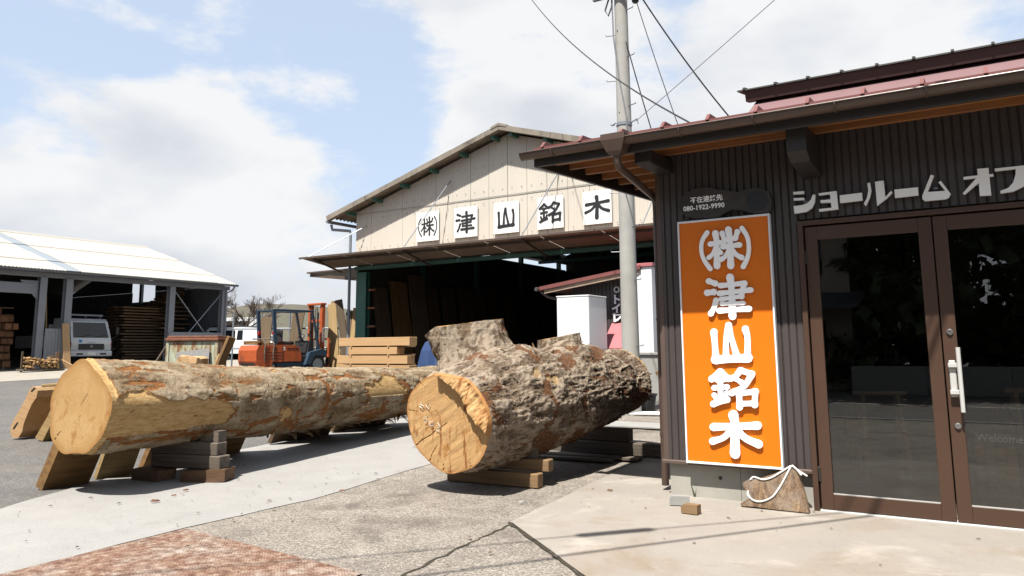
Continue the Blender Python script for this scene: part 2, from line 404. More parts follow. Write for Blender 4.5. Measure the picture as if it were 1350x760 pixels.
wood('soffit_wood', '#a9713f', '#7c4d28', 0.65, 22, 0.12)
wood('fresh_timber', '#c7a377', '#b18a5c', 0.65, 26, 0.10, red='#ba9264')
wood('yellow_board', '#ac9060', '#8a6f45', 0.7, 22, 0.16)
wood('brown_board', '#665338', '#4b3b27', 0.75, 22, 0.2)
wood('old_beam', '#766a5d', '#4b423a', 0.85, 22, 0.12, bump=0.5)
wood('block_brown', '#7a5a3e', '#4f3726', 0.85, 18, 0.15, bump=0.5)
wood('pale_block', '#9c7f5c', '#7f6343', 0.8, 24, 0.12)
wood('slab_wood', '#906c3c', '#624524', 0.8, 14, 0.2, bump=0.4)
wood('dark_slab', '#6a5238', '#45331f', 0.85, 12, 0.3)
wood('stack_timber', '#9c6f4d', '#6d4730', 0.85, 16, 0.4)
wood('stack_board', '#8a6e50', '#5d4733', 0.85, 16, 0.4)
wood('firewood', '#c39d68', '#6f5135', 0.85, 12, 0.4)
wood('weathered_slab', '#78634f', '#3d2f25', 0.85, 18, 0.08, bump=0.9, red='#5b4838')

def slice_mat():
    t = NT('slice_wood'); v = t.vec((1.0, 1.0, 1.0), rot=(0, R(28), 0)); n = t.noise(5.5, 8, 0.72, t.vec((2.6, 1, 1), rot=(0, R(-38), 0)), 1.6); f = t.noise(70, 4, 0.6); b = t.noise(6, 4, 0.6)
    c = t.ramp(t.math('ADD', t.math('MULTIPLY', n, 0.75), t.math('MULTIPLY', f, 0.25)), (0.34, lin('#3f2f23')), (0.46, lin('#6a523d')), (0.56, lin('#8d7458')), (0.68, lin('#ab977e')))
    c = t.mix(t.rng(b, 0.48, 0.66, 0, 0.6), c, lin('#8b7f73')); t.color(c).rough(0.9).bump(t.math('ADD', n, t.math('MULTIPLY', f, 0.3)), 0.9, 0.02); M['slice_wood'] = t.m
slice_mat()
def glass_mat(name, tint, refl=1.0, ior=1.5, rough=0.0):
    t = NT(name); t.t.nodes.remove(t.b)
    tr = t.n('ShaderNodeBsdfTransparent'); tr.inputs[0].default_value = tint
    gl = t.n('ShaderNodeBsdfGlossy'); gl.inputs['Roughness'].default_value = rough; gl.inputs[0].default_value = (0.95, 0.95, 0.95, 1)
    fr = t.n('ShaderNodeFresnel'); fr.inputs[0].default_value = ior
    mx = t.n('ShaderNodeMixShader'); t.l(t.math('MINIMUM', t.math('MULTIPLY', fr.outputs[0], refl), 1.0), mx.inputs[0]); t.l(tr.outputs[0], mx.inputs[1]); t.l(gl.outputs[0], mx.inputs[2])
    t.l(mx.outputs[0], t.out.inputs[0]); M[name] = t.m
glass_mat('door_glass', (0.87, 0.88, 0.87, 1), 1.6)
t = NT('car_glass'); t.color(lin('#20262c')).rough(0.05); M['car_glass'] = t.m

def bark_mat(name, cols, wood_cols, inner, fine=60):
    """bark colours; 'peel' = bare wood, 'inner' = torn orange inner bark (mesh attributes from the carving)"""
    t = NT(name); v = t.vec((1, 1, 1))
    n = t.noise(9, 7, 0.68, v, 0.3); n2 = t.noise(2.6, 5, 0.6, v); n3 = t.noise(fine, 4, 0.6, v)
    c = t.ramp(t.math('ADD', t.math('MULTIPLY', n, 0.65), t.math('MULTIPLY', n3, 0.35)), (0.34, lin(cols[0])), (0.47, lin(cols[1])), (0.60, lin(cols[2])), (0.70, lin(cols[3])))
    c = t.mix(t.rng(n2, 0.52, 0.68, 0, 0.45), c, lin(cols[4]))
    rd = t.math('ADD', t.attr('crown'), t.math('MULTIPLY', t.math('SUBTRACT', n3, 0.5), 0.5))
    c = t.mix(t.rng(rd, 0.30, 0.52, 0.75, 0.0), c, lin(cols[5])); c = t.mix(t.rng(rd, 0.60, 0.80, 0.0, 0.6), c, lin(cols[6]))
    w = t.ramp(t.noise(7, 6, 0.65, t.vec((6, 1.2, 6)), 0.4), (0.32, lin(wood_cols[0])), (0.5, lin(wood_cols[1])), (0.68, lin(wood_cols[2])))
    i = t.ramp(t.noise(16, 6, 0.7, t.vec((3, 1, 3)), 0.4), (0.3, lin(inner[0])), (0.5, lin(inner[1])), (0.7, lin(inner[2])))
    brk = t.math('ADD', t.math('MULTIPLY', t.math('SUBTRACT', t.noise(22, 6, 0.75), 0.5), 1.1), t.math('MULTIPLY', t.math('SUBTRACT', t.noise(6, 4, 0.6), 0.5), 0.5))
    c = t.mix(t.rng(t.math('ADD', t.attr('inner'), brk), 0.40, 0.70), c, i)
    c = t.mix(t.rng(t.math('ADD', t.attr('peel'), brk), 0.42, 0.62), c, w)
    t.color(c).rough(0.88).bump(t.math('ADD', n3, t.math('MULTIPLY', n, 1.2)), 0.55, 0.012); t.b.inputs['Specular IOR Level'].default_value = 0.2
    M[name] = t.m
bark_mat('bark_grey', ['#42372c', '#6f5f4f', '#8b7b69', '#a69885', '#6b563f', '#483522', '#b0a290'], ['#977c58', '#ab906a', '#b8a07b'], ['#46301f', '#6a4730', '#8b6b4d'], 70)
bark_mat('bark_pale', ['#5f4f3b', '#84735b', '#9a886e', '#b09f86', '#806a46', '#4e361f', '#b3a48d'], ['#a0814f', '#bd9b68', '#ceb182'], ['#5a3a22', '#855730', '#a5794b'], 60)
paint('bark_flake', '#6b5d51', 0.9, 0.35, 14)
paint('bark_flake_rust', '#6f4a33', 0.9, 0.35, 14)
paint('fibre_tan', '#8f7452', 0.9, 0.3, 14)

def cut_mat(name, pale, mid, ring, heart, centre, sap=0.86, streak=0.0):
    """sawn log end: uneven growth rings round the pith, darker band under the bark; built in the local XZ plane"""
    t = NT(name); mp = t.n('ShaderNodeMapping'); mp.inputs['Location'].default_value = (-centre[0], 0, -centre[1]); t.l(t.tc.outputs['Object'], mp.inputs[0])
    ln = t.n('ShaderNodeVectorMath', operation='LENGTH'); ad = t.n('ShaderNodeVectorMath', operation='ADD'); t.l(mp.outputs[0], ad.inputs[0])
    nv = t.n('ShaderNodeTexNoise'); nv.inputs['Scale'].default_value = 3.0; nv.inputs['Detail'].default_value = 4; t.l(t.tc.outputs['Object'], nv.inputs['Vector'])
    sc = t.n('ShaderNodeVectorMath', operation='SCALE'); sc.inputs['Scale'].default_value = 0.13; t.l(nv.outputs['Color'], sc.inputs[0]); t.l(sc.outputs[0], ad.inputs[1]); t.l(ad.outputs[0], ln.inputs[0])
    wv = t.n('ShaderNodeTexNoise'); wv.inputs['Scale'].default_value = 95; wv.inputs['Detail'].default_value = 3; wv.noise_dimensions = '1D'; t.l(ln.outputs['Value'], wv.inputs['W'])
    saw = t.noise(1.0, 4, 0.6, t.vec((30, 30, 5), rot=(0, R(35), 0)), 0.3)
    big = t.noise(2.2, 5, 0.65, None, 0.6)
    c = t.ramp(wv.outputs[0], (0.2, lin(ring)), (0.45, lin(mid)), (0.75, lin(pale)))
    c = t.mix(0.35, c, lin(mid)); c = t.mix(t.rng(big, 0.45, 0.65, 0, 0.55), c, lin(pale))
    c = t.mix(t.rng(t.noise(3.4, 6, 0.7, None, 1.4), 0.56, 0.66, 0, 0.75), c, lin(heart))
    c = t.mix(t.math('MULTIPLY', t.rng(saw, 0.4, 0.7), 0.25), c, lin(ring))
    c = t.mix(t.rng(t.attr('rim'), sap, 1.0, 0.0, 0.65), c, lin(heart))
    if streak: c = t.mix(t.math('MULTIPLY', t.rng(t.noise(1.0, 5, 0.7, t.vec((7, 1, 1.6), rot=(0, R(12), 0)), 1.2), 0.57, 0.64), streak), c, lin('#874c22'))
    t.color(c).rough(0.8).bump(saw, 0.2, 0.004); t.b.inputs['Specular IOR Level'].default_value = 0.2; M[name] = t.m
cut_mat('cut_long', '#c7a97c', '#b8935f', '#a37b4a', '#9a6c38', (0.06, 0.08), 0.80)
cut_mat('cut_big', '#d0ae7c', '#c29a69', '#ab8152', '#a9703a', (-0.1, -0.02), 0.93, 0.85)

def leaf_mat(name, a, b):
    t = NT(name); c = t.ramp(t.noise(1.2, 4, 0.6), (0.35, lin(a)), (0.65, lin(b))); t.color(c).rough(0.6); M[name] = t.m
leaf_mat('leaf_dark', '#26331a', '#445428')
def hill_mat():
    t = NT('hill_woods'); c = t.ramp(t.noise(0.11, 8, 0.75), (0.34, lin('#4a463f')), (0.46, lin('#6b6155')), (0.55, lin('#5c614b')), (0.66, lin('#7f6e60')))
    t.color(c).rough(0.95).bump(t.noise(0.25, 6, 0.7), 1.0, 3.0); M['hill_woods'] = t.m
hill_mat()

# ------------------------------------------------------------------ ground and paving
def gz(x, y): return 0.034 * min(max(0.0, FWD.x * x + FWD.y * y - 8.5), 36.5)
ground_z = gz
def sheet(name, poly, dz, mat, parent=None, jitter=0.0, step=0.25, kind='structure'):
    pts = []
    n = len(poly)
    for i in range(n):
        a, b = Vector(poly[i]), Vector(poly[(i + 1) % n]); L = (b - a).length
        k = max(1, int(L / step)) if jitter else 1
        nr = Vector((-(b - a).y, (b - a).x)).normalized()
        for j in range(k):
            p = a.lerp(b, j / k)
            if jitter and j: p = p + nr * ((fbm(np.array([p.x * 2.1, p.y * 2.1, i * 3.3])) - 0.5) * 2 * jitter)
            pts.append(p)
    bm = bmesh.new(); bm.faces.new([bm.verts.new((p.x, p.y, 0)) for p in pts])
    for d in (8.5, 45.0):
        bmesh.ops.bisect_plane(bm, geom=bm.verts[:] + bm.edges[:] + bm.faces[:], plane_co=FWD * d, plane_no=FWD)
    bmesh.ops.triangulate(bm, faces=bm.faces[:])
    for v in bm.verts: v.co.z = gz(v.co.x, v.co.y) + dz
    bmesh.ops.recalc_face_normals(bm, faces=bm.faces[:])
    me = bpy.data.meshes.new(name); bm.to_mesh(me); bm.free()
    if me.polygons and me.polygons[0].normal.z < 0: me.flip_normals()
    me.materials.append(M[mat]); o = link(name, me, parent)
    if parent is None: o['kind'] = kind
    return o
sheet('ground', [(-700, -500), (700, -500), (700, 700), (-700, 700)], 0.0, 'asphalt')
sheet('pavement', [(-5.55, -2.2), (9, -2.2), (9, 14.0), (-5.9, 14.0), (-5.85, 7.2), (-5.6, 5.2)], 0.005, 'old_concrete', jitter=0.03)
sheet('concrete_path', [(-6.7, -2.2), (-5.25, -2.2), (-5.34, 2.8), (-5.47, 3.9), (-5.48, 5.2), (-5.72, 6.4), (-5.80, 7.3), (-6.2, 15), (-9.3, 15.0), (-8.5, 5.4), (-8.05, 4.45), (-7.5, 3.5)], 0.010, 'pale_concrete', jitter=0.05)
pad = sheet('entrance_pad', [(-3.41, 5.33), (-2.29, 4.36), (-1.2, 3.5), (9, 3.5), (9, 7.3), (-2.7, 7.3), (-2.7, 12), (-4.0, 12), (-3.72, 7.7)], 0.016, 'pad_concrete', jitter=0.012)
sheet('concrete_apron', [(-31.4, 6), (-25.5, 6), (-25.2, 12), (-23.6, 24), (-31.4, 24)], 0.006, 'far_apron', jitter=0.2, step=1.0)
pl = sheet('steel_plate', [(-5.42, 3.86), (-5.30, 2.45), (-3.30, 2.28), (-3.42, 3.68)], 0.016, 'rust_plate')
del pl['kind']; tag(pl, 'rusty steel drain plate lying beside the pale concrete path', 'steel plate')
def seam(name, pts, w, dz, parent=None):
    mb = MB(); L = []; Rr = []
    for i, p in enumerate(pts):
        a = Vector(pts[max(i - 1, 0)]); b = Vector(pts[min(i + 1, len(pts) - 1)]); d = (b - a).normalized(); nr = Vector((-d.y, d.x))
        ww = w * (0.4 + 1.2 * random.random()); q = Vector(p); L.append(q + nr * ww / 2); Rr.append(q - nr * ww / 2)
    vs = [(p.x, p.y, gz(p.x, p.y) + dz) for p in L + Rr]; k = len(pts)
    mb.add(vs, [(i, i + 1, k + i + 1, k + i) for i in range(k - 1)])
    o = mb.build(name, 'joint_soil', parent)
    if parent is None: o['kind'] = 'structure'
    return o
def wobble(a, b, n, amp):
    a, b = Vector(a), Vector(b); nr = Vector((-(b - a).y, (b - a).x)).normalized()
    return [a.lerp(b, i / n) + nr * random.uniform(-amp, amp) for i in range(n + 1)]
seam('paving_joint', wobble((-3.37, 5.26), (-3.15, 3.3), 26, 0.02), 0.022, 0.009)
seam('pad_joint', wobble((-3.425, 5.325), (-1.9, 4.0), 30, 0.008), 0.03, 0.0125)
# scattered bark chips and grit, too many to count
mb = MB()
for i in range(420):
    if i < 260:
        x, y = random.gauss(-5.9, 1.2), random.gauss(6.2, 2.2)
    else:
        x, y = random.uniform(-7.5, 0.5), random.uniform(3.0, 7.0)
    if abs(x) < 0.1: continue
    s = random.choice((0.004, 0.006, 0.008, 0.014, 0.022)) * random.uniform(0.5, 1.3); a = random.random() * 6.28; z = gz(x, y) + 0.024
    c, q = math.cos(a) * s, math.sin(a) * s; k = random.uniform(0.25, 0.6)
    mb.add([(x + c, y + q, z), (x - q * k, y + c * k, z + s * 0.35), (x - c, y - q, z), (x + q * k, y - c * k, z + s * 0.2)], [(0, 1, 2), (0, 2, 3)])
tag(mb.build('wood_grit', 'bark_flake', None), 'small bark crumbs scattered over the paving', 'bark crumbs', kind='stuff')
# white edge line and verge of the road behind the viewer (seen mirrored in the door glass)
sheet('road_line', [(-60, -6.6), (60, -6.6), (60, -6.45), (-60, -6.45)], 0.006, 'road_white')
sheet('road_kerb', [(-60, -2.5), (60, -2.5), (60, -2.3), (-60, -2.3)], 0.012, 'pale_concrete')
# wooded hill far behind
mb = MB(); nx, ny = 120, 26; hv = []
for j in range(ny):
    for i in range(nx):
        az = R(-75 + 110 * i / (nx - 1)); d = 320 + 16 * j
        # bearing measured from the viewing axis
        v = Matrix.Rotation(-az, 2) @ Vector((FWD.x, FWD.y))
        x, y = v.x * d, v.y * d
        prof = sstep(j, 0, 12) * (0.55 + 0.45 * fbm(np.array([i * 0.06, 3.1, 0.2]), 3) * 1.6)
        bump_ = math.exp(-((math.degrees(az) + 16.5) / 6.5) ** 2) * 9 + math.exp(-((math.degrees(az) + 24) / 5) ** 2) * 5
        h = prof * (18 + bump_) + 3.0 * fbm(np.array([i * 0.9, j * 0.9, 1.7]), 3) * sstep(j, 0, 5)
        hv.append((x, y, h + 1.2))
mb.add(hv, [(j * nx + i, j * nx + i + 1, (j + 1) * nx + i + 1, (j + 1) * nx + i) for j in range(ny - 1) for i in range(nx - 1)])
tag(mb.build('hill', 'hill_woods', None, smooth=True), kind='structure')

# ------------------------------------------------------------------ lettering: brush strokes (half width, points) in character units
GLYPH = {
 'kabu': [ (0.062, [(-0.486, 0.508), (-0.638, 0.288), (-0.683, 0.012), (-0.615, -0.271), (-0.440, -0.549)]), (0.062, [(0.514, 0.549), (0.649, 0.297), (0.683, 0.001), (0.633, -0.288), (0.495, -0.548)]), (0.087, [(-0.245, 0.464), (-0.221, 0.162), (-0.241, -0.479)]), (0.072, [(-0.408, 0.163), (-0.003, 0.191)]), (0.062, [(-0.239, 0.071), (-0.351, -0.128), (-0.472, -0.225)]), (0.057, [(-0.182, -0.002), (-0.105, -0.113)]), (0.087, [(0.133, 0.538), (0.168, 0.132), (0.151, -0.504)]), (0.072, [(-0.046, 0.447), (0.009, 0.245)]), (0.072, [(0.009, 0.245), (0.320, 0.274), (0.388, 0.456)]), (0.072, [(-0.041, 0.056), (0.428, 0.075)]), (0.067, [(0.137, -0.048), (0.014, -0.222), (-0.118, -0.304)]), (0.072, [(0.204, -0.054), (0.333, -0.199), (0.477, -0.290)]) ],
 'tsu': [ (0.082, [(-0.557, 0.468), (-0.366, 0.390)]), (0.087, [(-0.619, 0.138), (-0.423, 0.152)]), (0.077, [(-0.365, -0.086), (-0.454, -0.331), (-0.538, -0.455)]), (0.098, [(0.058, 0.549), (0.086, 0.188), (0.077, -0.549)]), (0.072, [(-0.226, 0.324), (0.461, 0.357), (0.389, 0.174), (0.354, -0.012)]), (0.072, [(-0.264, 0.104), (0.619, 0.163)]), (0.062, [(-0.226, -0.060), (0.354, -0.003)]), (0.057, [(-0.209, -0.191), (0.402, -0.191)]), (0.077, [(-0.287, -0.382), (0.548, -0.355)]) ],
 'yama': [ (0.093, [(-0.469, 0.302), (-0.453, -0.058), (-0.447, -0.485)]), (0.115, [(-0.461, -0.471), (0.456, -0.423)]), (0.087, [(0.420, 0.370), (0.469, 0.099), (0.443, -0.414)]), (0.082, [(-0.039, 0.485), (-0.120, 0.149), (-0.153, -0.367)]), (0.082, [(-0.039, 0.485), (0.028, 0.105), (0.146, -0.368)]) ],
 'mei': [ (0.087, [(-0.349, 0.460), (-0.600, 0.251)]), (0.082, [(-0.325, 0.447), (-0.129, 0.267)]), (0.060, [(-0.456, 0.225), (-0.235, 0.238)]), (0.071, [(-0.538, 0.009), (-0.177, 0.040)]), (0.082, [(-0.359, 0.236), (-0.362, -0.344)]), (0.066, [(-0.547, -0.187), (-0.490, -0.302)]), (0.066, [(-0.185, -0.122), (-0.248, -0.249)]), (0.082, [(-0.583, -0.434), (-0.179, -0.298)]), (0.082, [(0.222, 0.498), (0.073, 0.335), (-0.062, 0.273)]), (0.082, [(0.222, 0.498), (0.533, 0.400), (0.294, 0.063), (-0.052, -0.119)]), (0.066, [(0.093, 0.266), (0.229, 0.176)]), (0.082, [(0.154, -0.123), (0.154, -0.498)]), (0.082, [(0.154, -0.123), (0.600, -0.067), (0.568, -0.421)]), (0.076, [(0.159, -0.407), (0.570, -0.376)]) ],
 'ki': [ (0.126, [(-0.017, 0.515), (0.011, 0.233), (-0.020, -0.515)]), (0.098, [(-0.594, 0.169), (0.634, 0.262)]), (0.087, [(-0.083, 0.115), (-0.320, -0.102), (-0.636, -0.220)]), (0.098, [(0.067, 0.123), (0.287, -0.092), (0.636, -0.229)]) ],
}
KATA=[
 [[(-1.482, 2.699), (-1.393, 2.696), (-1.395, 2.673), (-1.482, 2.677)], [(-1.482, 2.644), (-1.394, 2.637), (-1.395, 2.618), (-1.482, 2.623)], [(-1.485, 2.573), (-1.422, 2.574), (-1.375, 2.585), (-1.339, 2.614), (-1.322, 2.657), (-1.302, 2.655), (-1.310, 2.590), (-1.336, 2.542), (-1.382, 2.514), (-1.483, 2.507)]],
 [[(-1.274, 2.662), (-1.128, 2.667), (-1.125, 2.509), (-1.278, 2.505), (-1.278, 2.525), (-1.177, 2.527), (-1.179, 2.572), (-1.262, 2.579), (-1.263, 2.601), (-1.181, 2.598), (-1.182, 2.646), (-1.272, 2.645)]],
 [[(-1.105, 2.626), (-0.932, 2.629), (-0.931, 2.564), (-1.107, 2.561)]],
 [[(-0.885, 2.705), (-0.864, 2.706), (-0.859, 2.639), (-0.874, 2.581), (-0.910, 2.514), (-0.923, 2.534), (-0.896, 2.580), (-0.881, 2.641)], [(-0.826, 2.710), (-0.761, 2.711), (-0.758, 2.571), (-0.711, 2.619), (-0.703, 2.603), (-0.750, 2.559), (-0.823, 2.508)]],
 [[(-0.686, 2.626), (-0.514, 2.626), (-0.515, 2.561), (-0.686, 2.558)]],
 [[(-0.416, 2.716), (-0.393, 2.707), (-0.447, 2.579), (-0.324, 2.574), (-0.366, 2.649), (-0.348, 2.657), (-0.289, 2.547), (-0.304, 2.517), (-0.329, 2.508), (-0.472, 2.508), (-0.489, 2.526), (-0.488, 2.552)]],
 [[(-0.094, 2.722), (-0.018, 2.720), (-0.019, 2.669), (0.009, 2.669), (0.009, 2.652), (-0.018, 2.651), (-0.018, 2.505), (-0.094, 2.508), (-0.092, 2.613), (-0.194, 2.529), (-0.206, 2.541), (-0.106, 2.650), (-0.192, 2.650), (-0.191, 2.670), (-0.095, 2.671)]],
 [[(0.021, 2.709), (0.267, 2.709), (0.260, 2.655), (0.234, 2.593), (0.191, 2.546), (0.127, 2.518), (0.043, 2.512), (0.044, 2.531), (0.097, 2.548), (0.133, 2.589), (0.151, 2.645), (0.157, 2.690), (0.022, 2.689)]],
]
def smooth_path(pts, k=5):
    if len(pts) < 3: return [Vector(pts[0]).lerp(Vector(pts[1]), i / k) for i in range(k + 1)]
    P = [Vector(p) for p in pts]; P = [P[0] * 2 - P[1]] + P + [P[-1] * 2 - P[-2]]; out = []
    for i in range(1, len(P) - 2):
        for j in range(k):
            t = j / k; a, b, c, d = P[i - 1], P[i], P[i + 1], P[i + 2]
            out.append(0.5 * ((2 * b) + (c - a) * t + (2 * a - 5 * b + 4 * c - d) * t * t + (3 * b - a - 3 * c + d) * t ** 3))
    return out + [P[-2]]
def stroke(mb, pts, w, y0, y1, sc, cx, cz):
    """brush stroke with rounded ends, standing in an XZ plane, front face at y0"""
    p = smooth_path(pts); n = len(p); L, Q = [], []
    for i in range(n):
        d = (p[min(i + 1, n - 1)] - p[max(i - 1, 0)]).normalized(); nr = Vector((-d.y, d.x)); u = i / (n - 1)
        ww = w * (0.90 + 0.22 * (2 * u - 1) ** 2); L.append(p[i] + nr * ww); Q.append(p[i] - nr * ww)
    def capp(c, d, s):
        nr = Vector((-d.y, d.x)); r = w * 1.1
        return [c + (nr * math.cos(a) * s + d * math.sin(a) * s) * r for a in (math.pi / 4, math.pi / 2, 3 * math.pi / 4)]
    d1 = (p[-1] - p[-2]).normalized(); d0 = (p[0] - p[1]).normalized()
    ring = L + capp(p[-1], d1, 1) + list(reversed(Q)) + capp(p[0], d0, 1)
    ring = [(cx + v.x * sc, cz + v.y * sc) for v in ring]
    mb.prism(ring, 'Y', y0, y1)
def glyph(name, key, sc, cx, cz, yfront, depth, mat, parent, fat=1.0):
    mb = MB(); parts = []
    for w, pts in GLYPH[key]:                    # a sharp turn starts a new stroke
        cur = [pts[0]]
        for a, b, c in zip(pts, pts[1:], pts[2:] + [None]):
            cur.append(b)
            if c is not None and Vector((b[0] - a[0], b[1] - a[1])).angle(Vector((c[0] - b[0], c[1] - b[1]))) > 0.8:
                parts.append((w, cur)); cur = [b]
        parts.append((w, cur))
    for i, (w, pts) in enumerate(parts): stroke(mb, pts, w * fat, yfront - 0.0006 * i, yfront + depth, sc, cx, cz)
    return mb.build(name, mat, parent)

# ------------------------------------------------------------------ showroom building
OF = wthing('showroom_building', 'dark corrugated showroom with brown double doors and wooden eaves', 'building', (-2.77, 7.02, 0))
YW = 7.02; XL = -2.77; XR = 7.0
def clad(name, mb): return mb.build(name, 'cladding', OF, fix=False)
PIT = 0.0645
mb = MB().corrugated((XL, YW, 0.335), (1, 0, 0), -1.47 - XL, (0, 0, 2.95), PIT, -0.013, (0, 1, 0), 'trap', 10)
clad('wall_cladding', mb)
mb = MB().corrugated((-1.47, YW, 2.46), (1, 0, 0), 2.11, (0, 0, 0.825), PIT, -0.013, (0, 1, 0), 'trap', 10)
clad('wall_cladding', mb)
mb = MB().corrugated((0.64, YW, 0.335), (1, 0, 0), XR - 0.64, (0, 0, 2.95), PIT, -0.013, (0, 1, 0), 'trap', 10)
clad('wall_cladding', mb)
mb = MB().corrugated((XL, 13.0, 0.335), (0, -1, 0), 13.0 - YW, (0, 0, 2.95), PIT, -0.013, (1, 0, 0), 'trap', 10)
clad('side_cladding', mb)
MB().box((XL - 0.016, YW - 0.016, 0.335), (XL + 0.03, YW + 0.03, 3.28)).build('corner_trim', 'flashing', OF)
mb = MB(); mb.box((XL + 0.02, 7.05, -0.1), (-1.475, 7.22, 0.32)); mb.box((XL + 0.02, 7.22, -0.1), (XL + 0.19, 13.0, 0.32))
fo = mb.build('foundation', 'base_concrete', OF)
mb = MB().box((0.645, 7.05, -0.1), (XR, 7.22, 0.32)); mb.build('foundation', 'base_concrete', OF)
for x in (-2.28, -1.72):
    MB().lathe([(0.017, 7.048), (0.017, 7.0495)], (x, 0, 0.20), 'Y', 14).build('form_tie_hole', 'black_hinge', fo)
MB().box((-2.10, 7.0486, 0.0), (-2.097, 7.05, 0.30)).build('form_joint', 'black_hinge', fo)
mb = MB(); mb.prism([(6.985, 0.305), (7.05, 0.305), (7.05, 0.336), (7.0, 0.336), (6.985, 0.325)], 'X', XL - 0.03, -1.475)
mb.prism([(XL - 0.03, 0.305), (XL + 0.02, 0.305), (XL + 0.02, 0.336), (XL - 0.015, 0.336)], 'Y', 7.05, 13.0)
mb.build('base_flashing', 'flashing', OF)
# carcass behind the cladding: side and back walls, ceiling, floor seen through the doors
mb = MB(); mb.box((XL + 0.03, 7.06, 0.33), (-1.475, 7.16, 3.2)); mb.box((0.645, 7.06, 0.33), (XR, 7.16, 3.2)); mb.box((-1.475, 7.06, 2.46), (0.645, 7.16, 3.2))
mb.box((XL + 0.03, 7.161, 0.33), (XL + 0.13, 13.0, 3.2)); mb.box((XL + 0.131, 12.9, 0.0), (XR, 13.0, 3.2)); mb.box((XR - 0.1, 7.161, 0), (XR, 12.899, 3.2)); mb.box((XL + 0.131, 7.161, 2.75), (XR - 0.1, 12.899, 2.85))
mb.build('inner_walls', 'room_wall', OF)
MB().box((XL + 0.2, 7.14, -0.05), (XR - 0.1, 12.9, 0.035)).build('inner_floor', 'room_floor', OF)

# doors
def frame_box(mb, x0, x1, z0, z1, y0, y1): return mb.bbox((x0, y0, z0), (x1, y1, z1), 0.003)
mb = MB(); frame_box(mb, -1.472, -1.428, 0.0, 2.44, 6.955, 7.10); frame_box(mb, 0.60, 0.644, 0.0, 2.44, 6.955, 7.10); frame_box(mb, -1.4279, 0.5999, 2.398, 2.44, 6.957, 7.10)
mb.build('door_frame', 'door_brown', OF)
MB().bbox((-1.427, 6.96, 0.0), (0.599, 7.10, 0.028), 0.004).build('door_sill', 'silver_paint', OF)
def leaf(x0, x1, hinge_x):
    mb = MB(); zb, zt = 0.032, 2.385; sw = 0.098
    frame_box(mb, x0, x0 + sw, zb, zt, 6.985, 7.03); frame_box(mb, x1 - sw, x1, zb, zt, 6.985, 7.03)
    frame_box(mb, x0 + sw, x1 - sw, zt - 0.115, zt, 6.987, 7.028); frame_box(mb, x0 + sw, x1 - sw, zb, 0.155, 6.987, 7.028)
    d = mb.build('door', 'door_brown', OF)
    MB().box((x0 + sw - 0.008, 7.004, 0.150), (x1 - sw + 0.008, 7.011, zt - 0.110)).build('pane', 'door_glass', d)
    mb = MB(); mb.box((x0 + sw, 6.996, 0.155), (x1 - sw, 7.0035, 0.163)); mb.build('glazing_bead', 'silver_paint', d)
    for z in (0.31, 2.12):
        MB().bbox((hinge_x - 0.011, 6.972, z - 0.06), (hinge_x + 0.011, 6.9849, z + 0.06), 0.004).build('hinge', 'black_hinge', d)
    return d
d1 = leaf(-1.418, -0.446, -1.418); d2 = leaf(-0.436, 0.592, 0.592)
h = MB().bbox((-0.408, 6.955, 0.965), (-0.362, 6.9849, 1.245), 0.006).build('handle', 'silver_paint', d2)
for z in (1.19, 0.985): MB().bbox((-0.412, 6.93, z), (-0.325, 6.954, z + 0.035), 0.004).build('handle_arm', 'silver_paint', d2)
MB().tube([(-0.335, 6.915, 0.855), (-0.335, 6.915, 1.345)], 0.016, 16).build('handle_bar', 'silver_paint', d2, smooth=False)
for z in (1.463, 0.745):
    MB().lathe([(0.024, 6.9849), (0.024, 6.975), (0.018, 6.968), (0.008, 6.968), (0.008, 6.972)], (-0.382, 0, z), 'Y', 20).build('lock_cylinder', 'silver', d2)

# eaves: deck, purlins, fascia, barge board, brackets
PITCH = 0.046
def rz(y): return 3.215 + (y - 6.3) * PITCH
mb = MB(); n = 10
mb.add([(-3.72, 6.26, rz(6.26) + 0.03), (XR, 6.26, rz(6.26) + 0.03), (XR, 13.3, rz(13.3) + 0.03), (-3.72, 13.3, rz(13.3) + 0.03), (-3.72, 6.26, rz(6.26) + 0.06), (XR, 6.26, rz(6.26) + 0.06), (XR, 13.3, rz(13.3) + 0.06), (-3.72, 13.3, rz(13.3) + 0.06)],
       [(0, 3, 2, 1), (4, 5, 6, 7), (0, 1, 5, 4), (1, 2, 6, 5), (2, 3, 7, 6), (3, 0, 4, 7)])
roof = mb.build('roof', 'roof_red', OF)
for i in range(24):
    x = -3.62 + i * 0.405
    if x > XR: break
    MB().prism([(6.235, rz(6.235) + 0.055), (6.30, rz(6.30) + 0.115), (13.3, rz(13.3) + 0.105), (13.3, rz(13.3) + 0.062), (6.235, rz(6.235) + 0.05)], 'X', x - 0.014, x + 0.014).build('roof_rib', 'roof_red', roof)
# deck boards under the sheet
y = 6.33; k = 0
while y < 12.9:
    o = MB().add([(-3.66, y, rz(y)), (XR - .05, y, rz(y)), (XR - .05, y + 0.176, rz(y + .176)), (-3.66, y + 0.176, rz(y + .176)), (-3.66, y, rz(y) + .022), (XR - .05, y, rz(y) + .022), (XR - .05, y + 0.176, rz(y + .176) + .022), (-3.66, y + 0.176, rz(y + .176) + .022)],
            [(0, 3, 2, 1), (4, 5, 6, 7), (0, 1, 5, 4), (1, 2, 6, 5), (2, 3, 7, 6), (3, 0, 4, 7)]).build('soffit_board', 'soffit_wood', OF)
    y += 0.18
for y in (6.56, 6.86, 7.22, 7.62, 8.06, 8.52, 9.0):
    z = rz(y)
    a, b = (-3.645, 7.0) if y < 7.0 else (-3.645, XL - 0.02)
    MB().bbox((a, y - 0.021, z - 0.075), (b, y + 0.021, z - 0.001), 0.004).build('purlin', 'soffit_wood', OF)
